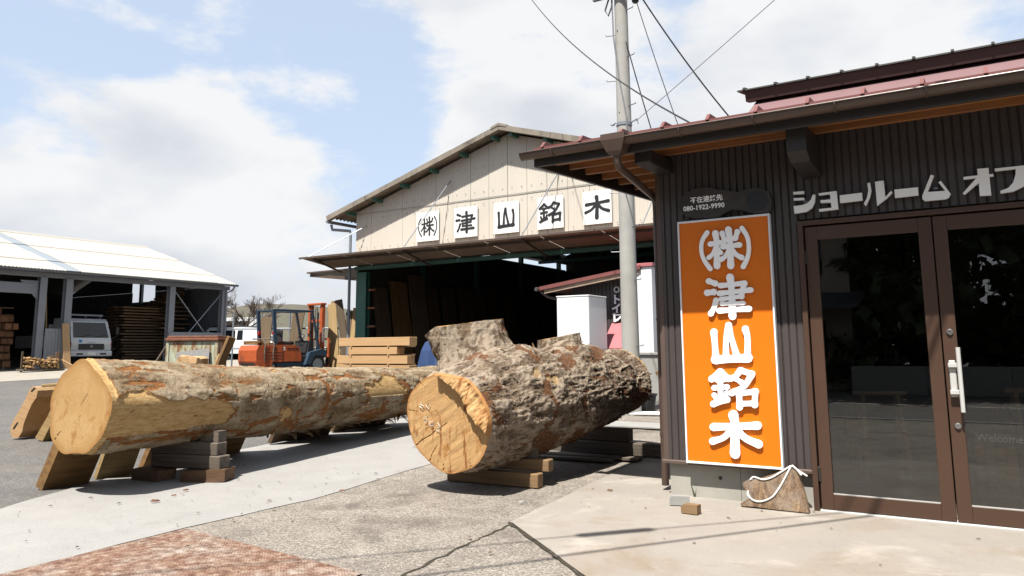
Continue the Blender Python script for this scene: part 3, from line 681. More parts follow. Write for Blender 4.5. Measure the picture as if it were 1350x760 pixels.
MB().bbox((-3.72, 6.262, 3.085), (XR, 6.30, 3.232), 0.004).build('fascia', 'fascia_dark', OF)
mb = MB(); mb.add([(-3.72, 6.301, 3.085), (-3.68, 6.301, 3.085), (-3.68, 12.9, 3.395), (-3.72, 12.9, 3.395), (-3.72, 6.301, 3.24), (-3.68, 6.301, 3.24), (-3.68, 12.9, 3.54), (-3.72, 12.9, 3.54)],
       [(0, 3, 2, 1), (4, 5, 6, 7), (0, 1, 5, 4), (1, 2, 6, 5), (2, 3, 7, 6), (3, 0, 4, 7)])
mb.build('barge_board', 'fascia_dark', OF)
MB().bbox((-2.75, 6.42, 3.015), (-2.59, 7.00, 3.14), 0.012).build('eave_bracket', 'fascia_dark', OF)
mb = MB(); mb.prism([(6.40, 3.14), (6.40, 2.93), (6.52, 2.86), (7.0, 2.815), (7.0, 3.14)], 'X', -1.40, -1.245); mb.build('eave_bracket', 'fascia_dark', OF)
mb = MB(); mb.prism([(6.40, 3.14), (6.40, 2.93), (6.52, 2.86), (7.0, 2.815), (7.0, 3.14)], 'X', 1.0, 1.16); mb.build('eave_bracket', 'fascia_dark', OF)
# gutter with brackets, hopper and downpipe
def gutter(mb, x0, x1, yc, zc, r, wall=0.004, n=10):
    outer = [(yc + r * math.cos(a), zc + r * math.sin(a)) for a in [math.pi + math.pi * i / n for i in range(n + 1)]]
    inner = [(yc + (r - wall) * math.cos(a), zc + (r - wall) * math.sin(a)) for a in [2 * math.pi - math.pi * i / n for i in range(n + 1)]]
    mb.prism(outer + inner, 'X', x0, x1); mb.prism(outer, 'X', x0 - 0.003, x0 + 0.002)
mb = MB(); gutter(mb, -3.80, XR, 6.185, 3.205, 0.062)
gu = mb.build('gutter', 'gutter_brown', OF)
MB().tube([(-3.80, 6.123, 3.205), (XR, 6.123, 3.205)], 0.007, 8).build('gutter_lip', 'gutter_brown', gu)
for i in range(13):
    x = -3.45 + i * 0.62
    pts = [(x, 6.185 + 0.066 * math.cos(a), 3.205 + 0.066 * math.sin(a)) for a in [math.pi + math.pi * j / 10 for j in range(11)]]
    MB().tube(pts, 0.007, 6).build('gutter_bracket', 'gutter_brown', gu)
hx = -2.815
mb = MB(); prof = [(0.115, 3.245), (0.115, 3.19), (0.075, 3.09), (0.045, 3.05)]
vs = []
for w_, z_ in prof: vs += [(hx - w_, 6.185 - w_ * 0.75, z_), (hx + w_, 6.185 - w_ * 0.75, z_), (hx + w_, 6.185 + w_ * 0.72, z_), (hx - w_, 6.185 + w_ * 0.72, z_)]
mb.add(vs, [(4 * i + j, 4 * i + (j + 1) % 4, 4 * i + 4 + (j + 1) % 4, 4 * i + 4 + j) for i in range(3) for j in range(4)] + [(0, 3, 2, 1), (12, 13, 14, 15)])
mb.build('rain_hopper', 'gutter_brown', OF)
pth = [(hx, 6.19, 3.07), (hx, 6.20, 3.00), (hx - 0.01, 6.26, 2.965)] + [(hx - 0.01 - 0.05 * i / 4, 6.26 + 0.94 * i / 4, 2.965 - 0.12 * i / 4) for i in range(1, 4)] + [(-2.875, 7.2, 2.845), (-2.877, 7.235, 2.80), (-2.877, 7.24, 2.70), (-2.877, 7.24, 0.06)]
dp = MB().tube(pth, 0.035, 16).build('downpipe', 'gutter_brown', OF); auto_smooth(dp)
for z in (2.55, 1.62, 0.52): MB().tube([(-2.877, 7.24, z), (-2.877, 7.24, z + 0.025)], 0.039, 16).box((-2.84, 7.23, z), (-2.784, 7.25, z + 0.02)).build('pipe_clamp', 'gutter_brown', dp)
# raised upper roof
MB().box((-1.86, 7.63, 3.30), (XR, 12.5, 3.885)).build('upper_wall', 'roof_red', OF)
MB().prism([(6.78, 3.27), (7.629, 3.795), (7.629, 3.28)], 'X', -1.93, XR).build('pent_roof', 'roof_pink', OF)
mb = MB(); mb.prism([(7.50, 3.765), (7.63, 3.79), (7.63, 3.93), (7.47, 3.865)], 'X', -2.0, XR); mb.build('upper_fascia', 'upper_dark', OF)
mb = MB(); mb.prism([(7.45, 3.866), (7.45, 3.880), (10.2, 4.36), (10.2, 4.34)], 'X', -2.07, XR); ur = mb.build('upper_roof', 'upper_tile', OF)
for i in range(22):
    x = -2.0 + i * 0.30
    MB().prism([(7.44, 3.876), (7.44, 3.896), (10.2, 4.40), (10.2, 4.37)], 'X', x - 0.012, x + 0.012).build('roof_rib', 'upper_tile', ur)

# things inside, seen through the glass
def easel(x, y, h_, label):
    t = thing('wooden_trestle', label, 'trestle', (x, y, 0.036), R(20))
    for sx in (-1, 1):
        for sy in (-1, 1): MB().beam((sx * 0.20, sy * 0.22, 0), (sx * 0.15, sy * 0.03, h_), 0.035, 0.03).build('leg', 'pale_block', t)
    MB().bbox((-0.24, -0.03, h_), (0.24, 0.03, h_ + 0.04), 0.004).build('top_rail', 'pale_block', t)
    for z in (0.25, 0.5): MB().beam((-0.2, -0.2 + 0.18 * z / h_, z), (0.2, -0.2 + 0.18 * z / h_, z), 0.03, 0.025).build('rung', 'pale_block', t)
easel(-1.08, 8.2, 0.86, 'wooden trestle standing inside behind the glass of the hinged door')
easel(0.15, 8.5, 0.9, 'wooden trestle standing inside behind the wooden welcome box')
bx = thing('welcome_box', 'tall wooden box with a welcome board on top inside the doors', 'box', (-0.16, 7.75, 0.036), R(-4))
for i in range(4): MB().bbox((-0.15 + i * 0.075, -0.10, 0), (-0.15 + i * 0.075 + 0.073, 0.10, 0.50), 0.004).build('plank', 'slab_wood', bx)
MB().bbox((-0.16, -0.02, 0.505), (0.14, 0.0, 0.60), 0.003).build('board', 'plaque_stone', bx)
me = text_mesh('Welcome', 0.085, 0.001); me.materials.append(M['grey_letter']); link('lettering', me, bx, Matrix.Translation((-0.14, -0.0215, 0.53)) @ FACE['-Y'])
tb = thing('display_table', 'low wooden display table standing in the showroom', 'table', (-0.9, 10.0, 0.036))
MB().bbox((-0.8, -0.4, 0.66), (0.8, 0.4, 0.72), 0.01).build('table_top', 'slab_wood', tb)
for sx in (-0.7, 0.7):
    for sy in (-0.3, 0.3): MB().bbox((sx - 0.04, sy - 0.04, 0), (sx + 0.04, sy + 0.04, 0.659), 0.004).build('leg', 'slab_wood', tb)

# ------------------------------------------------------------------ signs on the showroom
sg = wthing('shop_sign', 'tall orange sign board with raised white characters in a white frame', 'sign', (-2.12, 6.98, 0.32))
MB().box((-2.535, 6.945, 0.345), (-1.712, 6.985, 2.512)).build('sign_board', 'orange_sign', sg)
for nm, lo, hi in (('frame_bar', (-2.55, 6.93, 0.325), (-2.5351, 6.99, 2.532)), ('frame_bar', (-1.7119, 6.93, 0.325), (-1.697, 6.99, 2.532)), ('frame_bar', (-2.535, 6.932, 2.5121), (-1.712, 6.99, 2.531)), ('frame_bar', (-2.535, 6.932, 0.326), (-1.712, 6.99, 0.3449))):
    MB().bbox(lo, hi, 0.003).build(nm, 'white_frame', sg)
for key, cz in (('kabu', 2.243), ('tsu', 1.806), ('yama', 1.398), ('mei', 0.995), ('ki', 0.601)):
    glyph('character', key, 0.32, {'kabu': -2.106, 'tsu': -2.088, 'yama': -2.09, 'mei': -2.087, 'ki': -2.093}[key], cz, 6.918, 0.02, 'white_letter', sg)
sl_ = wthing('showroom_lettering', 'raised pale grey katakana lettering above the brown doors', 'sign', (-1.48, 6.98, 2.5))
KATA.append([[(0.33, 2.60), (0.345, 2.60), (0.31, 2.56), (0.295, 2.565)], [(0.335, 2.575), (0.36, 2.575), (0.36, 2.51), (0.335, 2.51)]])
KATA.append([[(0.40, 2.705), (0.56, 2.705), (0.565, 2.66), (0.52, 2.60), (0.60, 2.53), (0.58, 2.51), (0.50, 2.58), (0.43, 2.52), (0.40, 2.54), (0.48, 2.60), (0.51, 2.675), (0.40, 2.675)]])
for polys in KATA:
    mb = MB()
    for p in polys: mb.prism(p, 'Y', 6.935, 6.965)
    lt = mb.build('character', 'grey_letter', sl_)
    xs = [q[0] for p in polys for q in p]; x_ = (min(xs) + max(xs)) / 2; MB().box((x_ - 0.015, 6.9651, 2.60), (x_ + 0.015, 7.01, 2.615)).build('spacer', 'zinc', lt)
# dark live-edge plaque with the telephone number
pq = wthing('phone_plaque', 'dark live-edge plaque with a telephone number above the orange sign', 'sign', (-2.1, 6.99, 2.5))
out = [(-2.53, 2.66), (-2.52, 2.735), (-2.47, 2.79), (-2.38, 2.83), (-2.27, 2.835), (-2.15, 2.80), (-2.05, 2.775), (-1.97, 2.755), (-1.87, 2.775), (-1.76, 2.765), (-1.69, 2.72), (-1.668, 2.64), (-1.68, 2.56), (-1.72, 2.535), (-1.82, 2.54), (-1.93, 2.58), (-2.02, 2.60), (-2.08, 2.58), (-2.16, 2.54), (-2.27, 2.54), (-2.38, 2.55), (-2.48, 2.59)]
MB().prism(out, 'Y', 6.935, 6.985).build('slab', 'plaque_stone', pq)
mb = MB(); mb.prism([(-1.80 + 0.10 * math.cos(a), 2.655 + 0.085 * math.sin(a)) for a in [i * 0.4488 for i in range(14)]], 'Y', 6.931, 6.9349); mb.build('knot', 'ink_black', pq)
for txt, x_, z_, s_ in (('不在連絡先', -2.415, 2.70, 0.062), ('080-1922-9990', -2.485, 2.628, 0.064)):
    me = text_mesh(txt, s_, 0.001, 0.0012); me.materials.append(M['white_letter']); link('lettering', me, pq, Matrix.Translation((x_, 6.9335, z_)) @ FACE['-Y'])

# ------------------------------------------------------------------ the two big logs
def log_frame(path):
    P = [Vector(p[0]) for p in path]; rad = [p[1] for p in path]
    cum = [0.0]
    for a, b in zip(P, P[1:]): cum.append(cum[-1] + (b - a).length)
    return P, rad, np.array(cum)
def make_log(name, path, nu, nv, carve, mat, parent, ytaper=None):
    """trunk surface as a displaced tube; carve(theta, s, pos) -> (dr, peel, inner). Returns end rings in world space"""
    P, rad, cum = log_frame(path); L = cum[-1]
    s = np.linspace(0, L, nv); A = np.array([list(p) for p in P])
    ctr = np.stack([np.interp(s, cum, A[:, k]) for k in range(3)], 1); rr = np.interp(s, cum, rad)
    # gentle smoothing of the axis
    for _ in range(12):
        c2 = ctr.copy(); c2[1:-1] = (ctr[:-2] + ctr[1:-1] * 2 + ctr[2:]) / 4; ctr = c2
        r2 = rr.copy(); r2[1:-1] = (rr[:-2] + rr[1:-1] * 2 + rr[2:]) / 4; rr = r2
    d = np.array(P[-1] - P[0]); d /= np.linalg.norm(d)
    up = np.array([0, 0, 1.0]); a = np.cross(d, up); a /= np.linalg.norm(a); b = np.cross(a, d)       # a: to the right, b: up
    th = np.linspace(0, 2 * np.pi, nu, endpoint=False)
    TH, S = np.meshgrid(th, s)
    base = ctr[:, None, :] + rr[:, None, None] * (np.cos(TH)[..., None] * a + np.sin(TH)[..., None] * b)
    dr, peel, inner, crown = carve(TH, S, base, L)
    pos = ctr[:, None, :] + (rr[:, None] + dr)[..., None] * (np.cos(TH)[..., None] * a + np.sin(TH)[..., None] * b)
    org = np.array(parent.location); V = pos.reshape(-1, 3) - org
    idx = np.arange(nu * nv).reshape(nv, nu); q = np.stack([idx[:-1], np.roll(idx[:-1], -1, 1), np.roll(idx[1:], -1, 1), idx[1:]], -1).reshape(-1, 4)
    me = bpy.data.meshes.new(name); me.from_pydata(V.tolist(), [], q.tolist())
    for nm, arr in (('peel', peel), ('inner', inner), ('crown', crown)):
        at = me.attributes.new(nm, 'FLOAT', 'POINT'); at.data.foreach_set('value', np.clip(arr, 0, 1).ravel().astype(np.float32))
    me.polygons.foreach_set('use_smooth', [True] * len(me.polygons)); me.materials.append(M[mat]); me.update()
    o = link(name, me, parent); return o, pos, ctr, (a, b, d)
def make_face(name, ring, centre, axes, sign, parent, mat, relief, nr=70):
    """sawn end: polar grid that ends on the bark's own outline; local XZ plane, relief pushes along the axis"""
    a, b, d = axes; ring = np.asarray(ring); n = len(ring); rel = ring - centre
    u = rel @ a; v = rel @ b; w = rel @ d
    t = np.linspace(0, 1, nr)[1:]
    U = np.outer(t, u); Vv = np.outer(t, v); W = np.outer(t ** 6, w); TH = np.broadcast_to(np.arctan2(v, u), U.shape); T = np.broadcast_to(t[:, None], U.shape)
    H = relief(U, Vv, T, TH) * sstep(1 - T, 0.0, 0.02)
    pts = np.stack([U, sign * H + W, Vv], -1).reshape(-1, 3); pts = np.vstack([pts, [[0, 0, 0]]])
    rim = np.concatenate([T.ravel(), [0.0]])
    idx = np.arange(n * (nr - 1)).reshape(nr - 1, n)
    q = np.stack([idx[:-1], np.roll(idx[:-1], -1, 1), np.roll(idx[1:], -1, 1), idx[1:]], -1).reshape(-1, 4)
    if sign > 0: q = q[:, ::-1]
    c = n * (nr - 1); tri = [(c, int(idx[0, (j + 1) % n]), int(idx[0, j])) if sign < 0 else (c, int(idx[0, j]), int(idx[0, (j + 1) % n])) for j in range(n)]
    me = bpy.data.meshes.new(name); me.from_pydata(pts.tolist(), [], q.tolist() + tri)
    bm = bmesh.new(); bm.from_mesh(me); bmesh.ops.recalc_face_normals(bm, faces=bm.faces); bm.to_mesh(me); bm.free()
    at = me.attributes.new('rim', 'FLOAT', 'POINT'); at.data.foreach_set('value', rim.astype(np.float32))
    me.polygons.foreach_set('use_smooth', [True] * len(me.polygons)); me.set_sharp_from_angle(angle=R(35)); me.materials.append(M[mat]); me.update()
    m = Matrix(((a[0], d[0], b[0], 0), (a[1], d[1], b[1], 0), (a[2], d[2], b[2], 0), (0, 0, 0, 1))); m.translation = Vector(centre) - parent.location
    return link(name, me, parent, m)
def cracks(TH, T, lst):
    h = 0
    for a, t0, t1, w, dep in lst:
        d = np.abs(np.angle(np.exp(1j * (TH - a - 0.014 * np.sin(T * 14))))) * np.maximum(T, 0.05)
        h = h - dep * sstep(-d, -w, -w * 0.3) * sstep(T, t0 - 0.05, t0 + 0.05) * sstep(-T, -t1 - 0.02, -t1 + 0.02)
    return h
def flakes(name, pos, nrm_axes, ctr, n, smin, smax, mat, parent, lift=0.5, along=0.5, sel=None, curl=0.4):
    """torn bits of bark standing off the trunk"""
    nv, nu = pos.shape[:2]; a, b, d = nrm_axes; mb = MB(); k = 0; org = np.array(parent.location)
    while k < n:
        i, j = random.randrange(4, nv - 4), random.randrange(nu)
        if sel is not None and not sel(i / nv, 2 * math.pi * j / nu): continue
        p = Vector(pos[i, j]); nn = Vector(pos[i, j] - ctr[i]).normalized(); dd = Vector(d); tt = nn.cross(dd).normalized()
        ang = random.gauss(0, 0.6) if random.random() < along else random.uniform(0, 3.14)
        e = (dd * math.cos(ang) + tt * math.sin(ang)); f = nn.cross(e)
        L = random.uniform(smin, smax); w = L * random.uniform(0.12, 0.4); lf = L * random.uniform(0, lift)
        r1 = [p - nn * 0.004 + f * w / 2, p - nn * 0.004 - f * w / 2, p + e * L * 0.55 + nn * (0.003 + lf * curl) - f * w * 0.45, p + e * L * 0.55 + nn * (0.003 + lf * curl) + f * w * 0.4,
              p + e * L + nn * lf - f * w * 0.12, p + e * L * 0.95 + nn * lf * 0.95 + f * w * 0.15]
        th = nn * 0.004
        vs = [tuple(np.array(q) - org) for q in r1] + [tuple(np.array(q + th) - org) for q in r1]
        mb.add(vs, [(0, 1, 2, 3), (3, 2, 4, 5), (6, 9, 8, 7), (9, 11, 10, 8), (0, 3, 9, 6), (1, 7, 8, 2), (3, 5, 11, 9), (2, 8, 10, 4), (4, 10, 11, 5)]); k += 1
    return tag(mb.build(name, mat, parent, fix=False), kind='stuff')

# --- long pale log
LA = thing('long_log', 'long pale log with peeling bark resting on stacked beams beside leaning slabs', 'log', (-7.5, 4.12, 0.0))
pathA = [((-7.50, 4.12, 0.815), 0.445), ((-7.60, 5.3, 0.785), 0.415), ((-7.74, 7.0, 0.74), 0.385), ((-7.92, 9.0, 0.715), 0.36), ((-8.05, 10.4, 0.72), 0.345), ((-8.2, 12.3, 0.74), 0.335)]
def carveA(TH, S, pos, L):
    p = pos
    dr = (fbm(p * 1.3, 3) - 0.5) * 0.06 + (fbm(p * np.array([5, 1.5, 5]), 3) - 0.5) * 0.03
    # slight flats and swelling
    dr = dr + (0.020 * np.sin(3 * TH + 2.2) + 0.014 * np.sin(5 * TH + 0.4) + 0.008 * np.sin(9 * TH)) * (1 - sstep(S, 0.2, 2.5)) + 0.014 * np.sin(2 * TH + 0.7) + 0.016 * np.exp(-((S - 4.3) / 0.5) ** 2) + 0.012 * np.exp(-((S - 7.2) / 0.4) ** 2)
    # bare patch: lower flank of the near end and the middle
    side = np.angle(np.exp(1j * (TH - (-0.22))))
    bare = sstep(fbm(p * np.array([2.2, 1.4, 2.2]) + 3, 4) + 0.22 * (fbm(p * np.array([9, 5, 9]) + 1, 4) - 0.5) + 0.62 * np.exp(-(side / 0.42) ** 2 - ((S - 0.75) / 0.85) ** 4) + 0.42 * np.exp(-(((TH - 0.25) / 0.6) ** 2) - ((S - 4.4) / 0.8) ** 2) - 0.3 * np.exp(-(np.angle(np.exp(1j * (TH + 0.95))) / 0.22) ** 2), 0.66, 0.74)
    bare = np.maximum(bare, sstep(0.09 - S + 0.1 * (fbm(p * 6, 3) - 0.5), 0.0, 0.03))
    rid = ridged(p * np.array([7, 2.0, 7]), 4)
    tears = np.maximum(sstep(ridged(p * np.array([2.6, 1.6, 2.6]) + 5, 5), 0.79, 0.87), sstep(ridged(p * np.array([5.5, 0.8, 5.5]) + 15, 4), 0.83, 0.90))
    tears = np.maximum(tears, np.exp(-(np.angle(np.exp(1j * (TH + 0.80 + 0.05 * np.sin(S * 4)))) / 0.09) ** 2) * sstep(S, 0.15, 0.4) * (1 - sstep(S, 1.7, 2.0)))                      # long splits in the bark
    inner = np.maximum(tears, 0.55 * sstep(fbm(p * np.array([4, 1.4, 4]) + 11, 5), 0.60, 0.72)) * (1 - bare)
    rag = fbm(p * np.array([16, 7, 16]) + 3, 4); splits = sstep(ridged(p * np.array([4.5, 5.5, 4.5]) + 7 + 0.25 * rag[..., None], 4), 0.84, 0.93)
    barkh = 0.014 + 0.014 * (rid - 0.5) + 0.016 * (fbm(p * 26, 3) - 0.5) - 0.010 * splits + 0.010 * (rag - 0.5)
    dr = dr + (1 - bare) * barkh * (1 - 0.75 * inner) + 0.004 * (fbm(p * 34, 2) - 0.5) * inner + bare * 0.003 * (fbm(p * np.array([30, 4, 30]), 3) - 0.5)
    edge = sstep(bare, 0.05, 0.35) * (1 - sstep(bare, 0.35, 0.8))
    return dr + 0.010 * edge, bare, np.maximum(np.maximum(inner, splits * 0.9 * (1 - bare)), edge * 1.2), 0.55 + 0.9 * (rid - 0.62) + 0.5 * (rag - 0.5)
oA, posA, ctrA, axA = make_log('trunk', pathA, 330, 760, carveA, 'bark_pale', LA)
def reliefA(U, V, T, TH): return 0.006 * (fbm(np.stack([U * 6, V * 6, U * 0], -1), 3) - 0.5) + cracks(TH, T, [(2.6, 0.1, 0.5, 0.006, 0.02), (0.9, 0.15, 0.45, 0.006, 0.02), (-1.3, 0.2, 0.55, 0.005, 0.015), (-2.4, 0.7, 0.98, 0.008, 0.02)])
make_face('cut_face', posA[0], ctrA[0], axA, -1, LA, 'cut_long', reliefA)
make_face('cut_face', posA[-1], ctrA[-1], axA, 1, LA, 'cut_long', lambda U, V, T, TH: 0 * U, 20)
flakes('bark_flakes', posA, axA, ctrA, 260, 0.015, 0.06, 'bark_flake_rust', LA, 0.18, 0.85)
flakes('bark_flakes', posA, axA, ctrA, 70, 0.08, 0.24, 'fibre_tan', LA, 0.6, 0.25, lambda u, t: 3.9 < t < 6.0 and 0.3 < u < 0.75)

# --- big rough log with two stubs
LB = thing('big_log', 'big rough-barked log with two sawn branch stubs resting on short beams', 'log', (-4.54, 6.0, 0.0))
pathB = [((-4.54, 6.0, 0.675), 0.485), ((-4.53, 6.5, 0.69), 0.505), ((-4.49, 7.3, 0.735), 0.53), ((-4.45, 8.1, 0.79), 0.50), ((-4.40, 8.9, 0.86), 0.455), ((-4.40, 9.3, 0.90), 0.41), ((-4.42, 9.6, 0.92), 0.40)]
def carveB(TH, S, pos, L):
    p = pos
    dr = (fbm(p * 1.5 + 4, 3) - 0.5) * 0.15 + (fbm(p * 4.0, 3) - 0.5) * 0.06
    dr = dr * sstep(S, 0.0, 0.4) + (1 - sstep(S, 0, 0.4)) * (0.025 * np.sin(2 * TH + 1.9) + 0.012 * np.sin(3 * TH) + 0.007 * np.sin(7 * TH + 1))
    # swellings round the stubs
    g = lambda t0, s0, wt, ws: np.exp(-(np.angle(np.exp(1j * (TH - t0))) / wt) ** 2 - ((S - s0) / ws) ** 2)
    dr = dr + 0.13 * g(1.75, 0.95, 0.75, 0.55) + 0.12 * g(1.45, 2.25, 0.6, 0.5) - 0.035 * g(1.5, 1.6, 0.8, 0.12)
    dr = dr + 0.05 * sstep(S, L - 0.35, L) * (0.6 + 0.9 * np.maximum(0, np.cos(TH)))                # flare at the torn far end
    wp = p + 0.10 * (fbm(p * 3 + 8, 3)[..., None] - 0.5); rid = ridged(wp * np.array([8.5, 2.6, 8.5]), 5); rid2 = ridged(wp * np.array([24, 7.5, 24]) + 2, 4)
    bare = sstep(fbm(p * np.array([3.0, 2.2, 3.0]) + 21, 4), 0.70, 0.75)
    bare = np.maximum(bare, sstep(S, L - 0.07, L - 0.02))
    inner = np.maximum(sstep(ridged(p * np.array([2.6, 1.5, 2.6]) + 31, 4), 0.82, 0.91), sstep(fbm(p * np.array([2.6, 2.0, 2.6]) + 41, 5) + 0.13 * sstep(S, L - 1.3, L) + 0.09 * sstep(-np.sin(TH), 0.0, 0.6), 0.60, 0.68))
    plates = 0.060 * (rid - 0.62) + 0.030 * (rid2 - 0.6) + 0.010 * (fbm(p * np.array([45, 20, 45]), 3) - 0.5)
    dr = dr + plates * (1 - 0.6 * inner) * (1 - bare) * sstep(S, 0.0, 0.05) - 0.012 * bare
    return dr, bare * 0.9, inner, 0.5 + 1.1 * (rid - 0.60) + 0.9 * (rid2 - 0.6)
oB, posB, ctrB, axB = make_log('trunk', pathB, 440, 560, carveB, 'bark_grey', LB)
LEDGE = [(-0.28, 1.05), (-0.18, 0.86), (0.07, 0.76), (0.42, 0.52), (0.63, 0.16), (0.75, 0.02), (1.05, -0.22)]
def reliefB(U, V, T, TH):
    x = U / 0.49; y = V / 0.49
    yc = np.interp(x, [q[0] for q in LEDGE], [q[1] for q in LEDGE]) + 0.05 * (fbm(np.stack([x * 7, y * 7, x * 0], -1), 3) - 0.5)
    k = sstep(y - yc, -0.02, 0.03) * sstep(x, -0.30, -0.26)
    step = 0.075 * k * (1 - 0.55 * sstep(y - yc, 0.05, 0.5)) + k * 0.03 * (ridged(np.stack([x * 2.5 + y * 2, y * 6 - x * 5, x * 0], -1), 3) - 0.6)
    saw = 0.010 * (fbm(np.stack([x * 2.0 + y, (y - x * 0.6) * 9, x * 0 + 3], -1), 3) - 0.5)
    return step + saw + cracks(TH, T, [(-2.62, 0.0, 1.0, 0.008, 0.04), (-2.15, 0.6, 1.0, 0.007, 0.03), (2.95, 0.75, 1.0, 0.006, 0.02), (-1.75, 0.85, 1.0, 0.006, 0.02), (-1.0, 0.9, 1.0, 0.006, 0.02), (2.3, 0.9, 1.0, 0.006, 0.02)])
fB = make_face('cut_face', posB[0], ctrB[0], axB, -1, LB, 'cut_big', reliefB, 110)
make_face('torn_end', posB[-1], ctrB[-1], axB, 1, LB, 'cut_big', lambda U, V, T, TH: 0.10 * (fbm(np.stack([U * 9, V * 9, U * 0], -1), 3) - 0.5), 30)
# chalk marks on the sawn face
CH = [[(-0.76, 0.335), (-0.66, 0.30), (-0.70, 0.25), (-0.79, 0.30), (-0.72, 0.36)], [(-0.60, 0.33), (-0.52, 0.24), (-0.48, 0.34)], [(-0.68, 0.05), (-0.60, 0.09), (-0.58, 0.0), (-0.66, -0.03)], [(-0.50, -0.02), (-0.40, 0.0), (-0.40, -0.08), (-0.48, -0.09), (-0.50, -0.02)], [(-0.27, -0.02), (-0.20, -0.10), (-0.32, -0.17), (-0.22, -0.19)]]
for pts in CH:
    mb = MB(); mb.tube([(p[0] * 0.43, -0.0125, p[1] * 0.47) for p in pts], 0.0026, 5); mb.build('chalk_mark', 'board_white', fB)
def stub(name, base, top, r0, r1, tilt, seed, cutmat='cut_big'):
    """sawn branch stub: flared bark collar with a slanted saw cut"""
    o0 = Vector(LB.location); B, T = Vector(base) - o0, Vector(top) - o0; d = (T - B).normalized()
    a = d.cross(Vector((0, 1, 0))).normalized(); b = d.cross(a); nu, nv = 190, 110; th = np.linspace(0, 2 * np.pi, nu, endpoint=False); s = np.linspace(0, 1, nv); TH, S = np.meshgrid(th, s)
    rr = r1 + (r0 - r1) * (1 - S) ** 2.0 + 0.22 * r1 * np.exp(-((S - 0.42) / 0.2) ** 2)
    dirv = np.cos(TH)[..., None] * np.array(a) + np.sin(TH)[..., None] * np.array(b); Bn, Tn = np.array(B), np.array(T)
    # the slanted cut
    Lr = (T - B).length; slant = (dirv @ np.array(tilt)) * rr
    ax = Bn + (Tn - Bn) * S[..., None] + np.array(d) * (slant * S ** 2)[..., None]
    p = ax + dirv * rr[..., None] + seed
    dr = 0.11 * (fbm(p * 2.6, 3) - 0.5) + 0.055 * (ridged(p * np.array([8, 8, 3.0]), 5) - 0.62) + 0.026 * (ridged(p * np.array([20, 20, 8]), 3) - 0.6) + 0.010 * (fbm(p * 38, 3) - 0.5)
    pos = ax + dirv * (rr + dr)[..., None]
    idx = np.arange(nu * nv).reshape(nv, nu); q = np.stack([idx[:-1], np.roll(idx[:-1], -1, 1), np.roll(idx[1:], -1, 1), idx[1:]], -1).reshape(-1, 4)
    me = bpy.data.meshes.new(name); me.from_pydata(pos.reshape(-1, 3).tolist(), [], q.tolist())
    bm = bmesh.new(); bm.from_mesh(me); bmesh.ops.recalc_face_normals(bm, faces=bm.faces); bm.to_mesh(me); bm.free()
    inner = sstep(fbm(p * 2.4 + 41, 5) + 0.06 * (1 - S), 0.62, 0.69)
    for nm, arr in (('peel', 0 * S), ('inner', inner), ('crown', 0.5 + 1.1 * (ridged(p * np.array([7, 7, 3.5]), 5) - 0.6) + 0.9 * (ridged(p * 17, 3) - 0.6))):
        at = me.attributes.new(nm, 'FLOAT', 'POINT'); at.data.foreach_set('value', arr.ravel().astype(np.float32))
    me.polygons.foreach_set('use_smooth', [True] * len(me.polygons)); me.materials.append(M['bark_grey']); o = link(name, me, LB)
    ring = pos[-1]; c = ring.mean(0); t = np.linspace(1, 0, 14)[:-1]; fp = np.vstack([(c + (ring - c) * k).reshape(-1, 3) for k in t] + [c[None]]) + np.array(d) * 0.002
    n = nu; f = [(i * n + j, i * n + (j + 1) % n, (i + 1) * n + (j + 1) % n, (i + 1) * n + j) for i in range(12) for j in range(n)] + [(12 * n + j, 12 * n + (j + 1) % n, 13 * n) for j in range(n)]
    me = bpy.data.meshes.new('saw_cut'); me.from_pydata(fp.tolist(), [], f); me.materials.append(M['cut_big']); at = me.attributes.new('rim', 'FLOAT', 'POINT')
    at.data.foreach_set('value', np.array([k for k in t for _ in range(n)] + [0.0], np.float32)); link('saw_cut', me, o)
    return o, pos
s1, p1 = stub('branch_stub', (-4.70, 6.97, 0.74), (-5.03, 7.02, 1.64), 0.36, 0.385, (-0.30, 0.16, 0), 3.0)
s2, p2 = stub('branch_stub', (-4.52, 8.22, 0.92), (-4.58, 8.28, 1.50), 0.44, 0.25, (0.05, 0.2, 0), 8.0)
s3, p3 = stub('knot_stub', (-5.16, 6.86, 1.28), (-5.33, 6.72, 1.56), 0.16, 0.065, (0, 0, 0), 14.0)
flakes('bark_flakes', posB, axB, ctrB, 1500, 0.015, 0.06, 'bark_flake', LB, 0.22, 0.85)
flakes('bark_flakes', posB, axB, ctrB, 420, 0.02, 0.07, 'bark_flake_rust', LB, 0.25, 0.85, lambda u, t: u > 0.55 or random.random() < 0.35)
# splinters between the stubs and on the torn end
for (x, y, z), (ex, ey, ez), w in (((-4.50, 7.62, 1.22), (-4.56, 7.60, 1.42), 0.07), ((-4.38, 7.68, 1.24), (-4.28, 7.60, 1.34), 0.10), ((-4.44, 7.60, 1.22), (-4.30, 7.55, 1.27), 0.08), ((-3.98, 9.8, 1.02), (-3.78, 9.95, 1.12), 0.05)):
    a = Vector((x, y, z)) - Vector(LB.location); e = Vector((ex, ey, ez)) - Vector(LB.location); n = (e - a).cross(Vector((0, 1, 0.3))).normalized() * w / 2; k = Vector((0, 0.012, 0.006))
    MB().add([a - n, a + n, e + n * 0.1, a - n + k, a + n + k, e + n * 0.1 + k], [(0, 1, 2), (5, 4, 3), (0, 3, 4, 1), (1, 4, 5, 2), (2, 5, 3, 0)]).build('splinter', 'fibre_tan', LB)

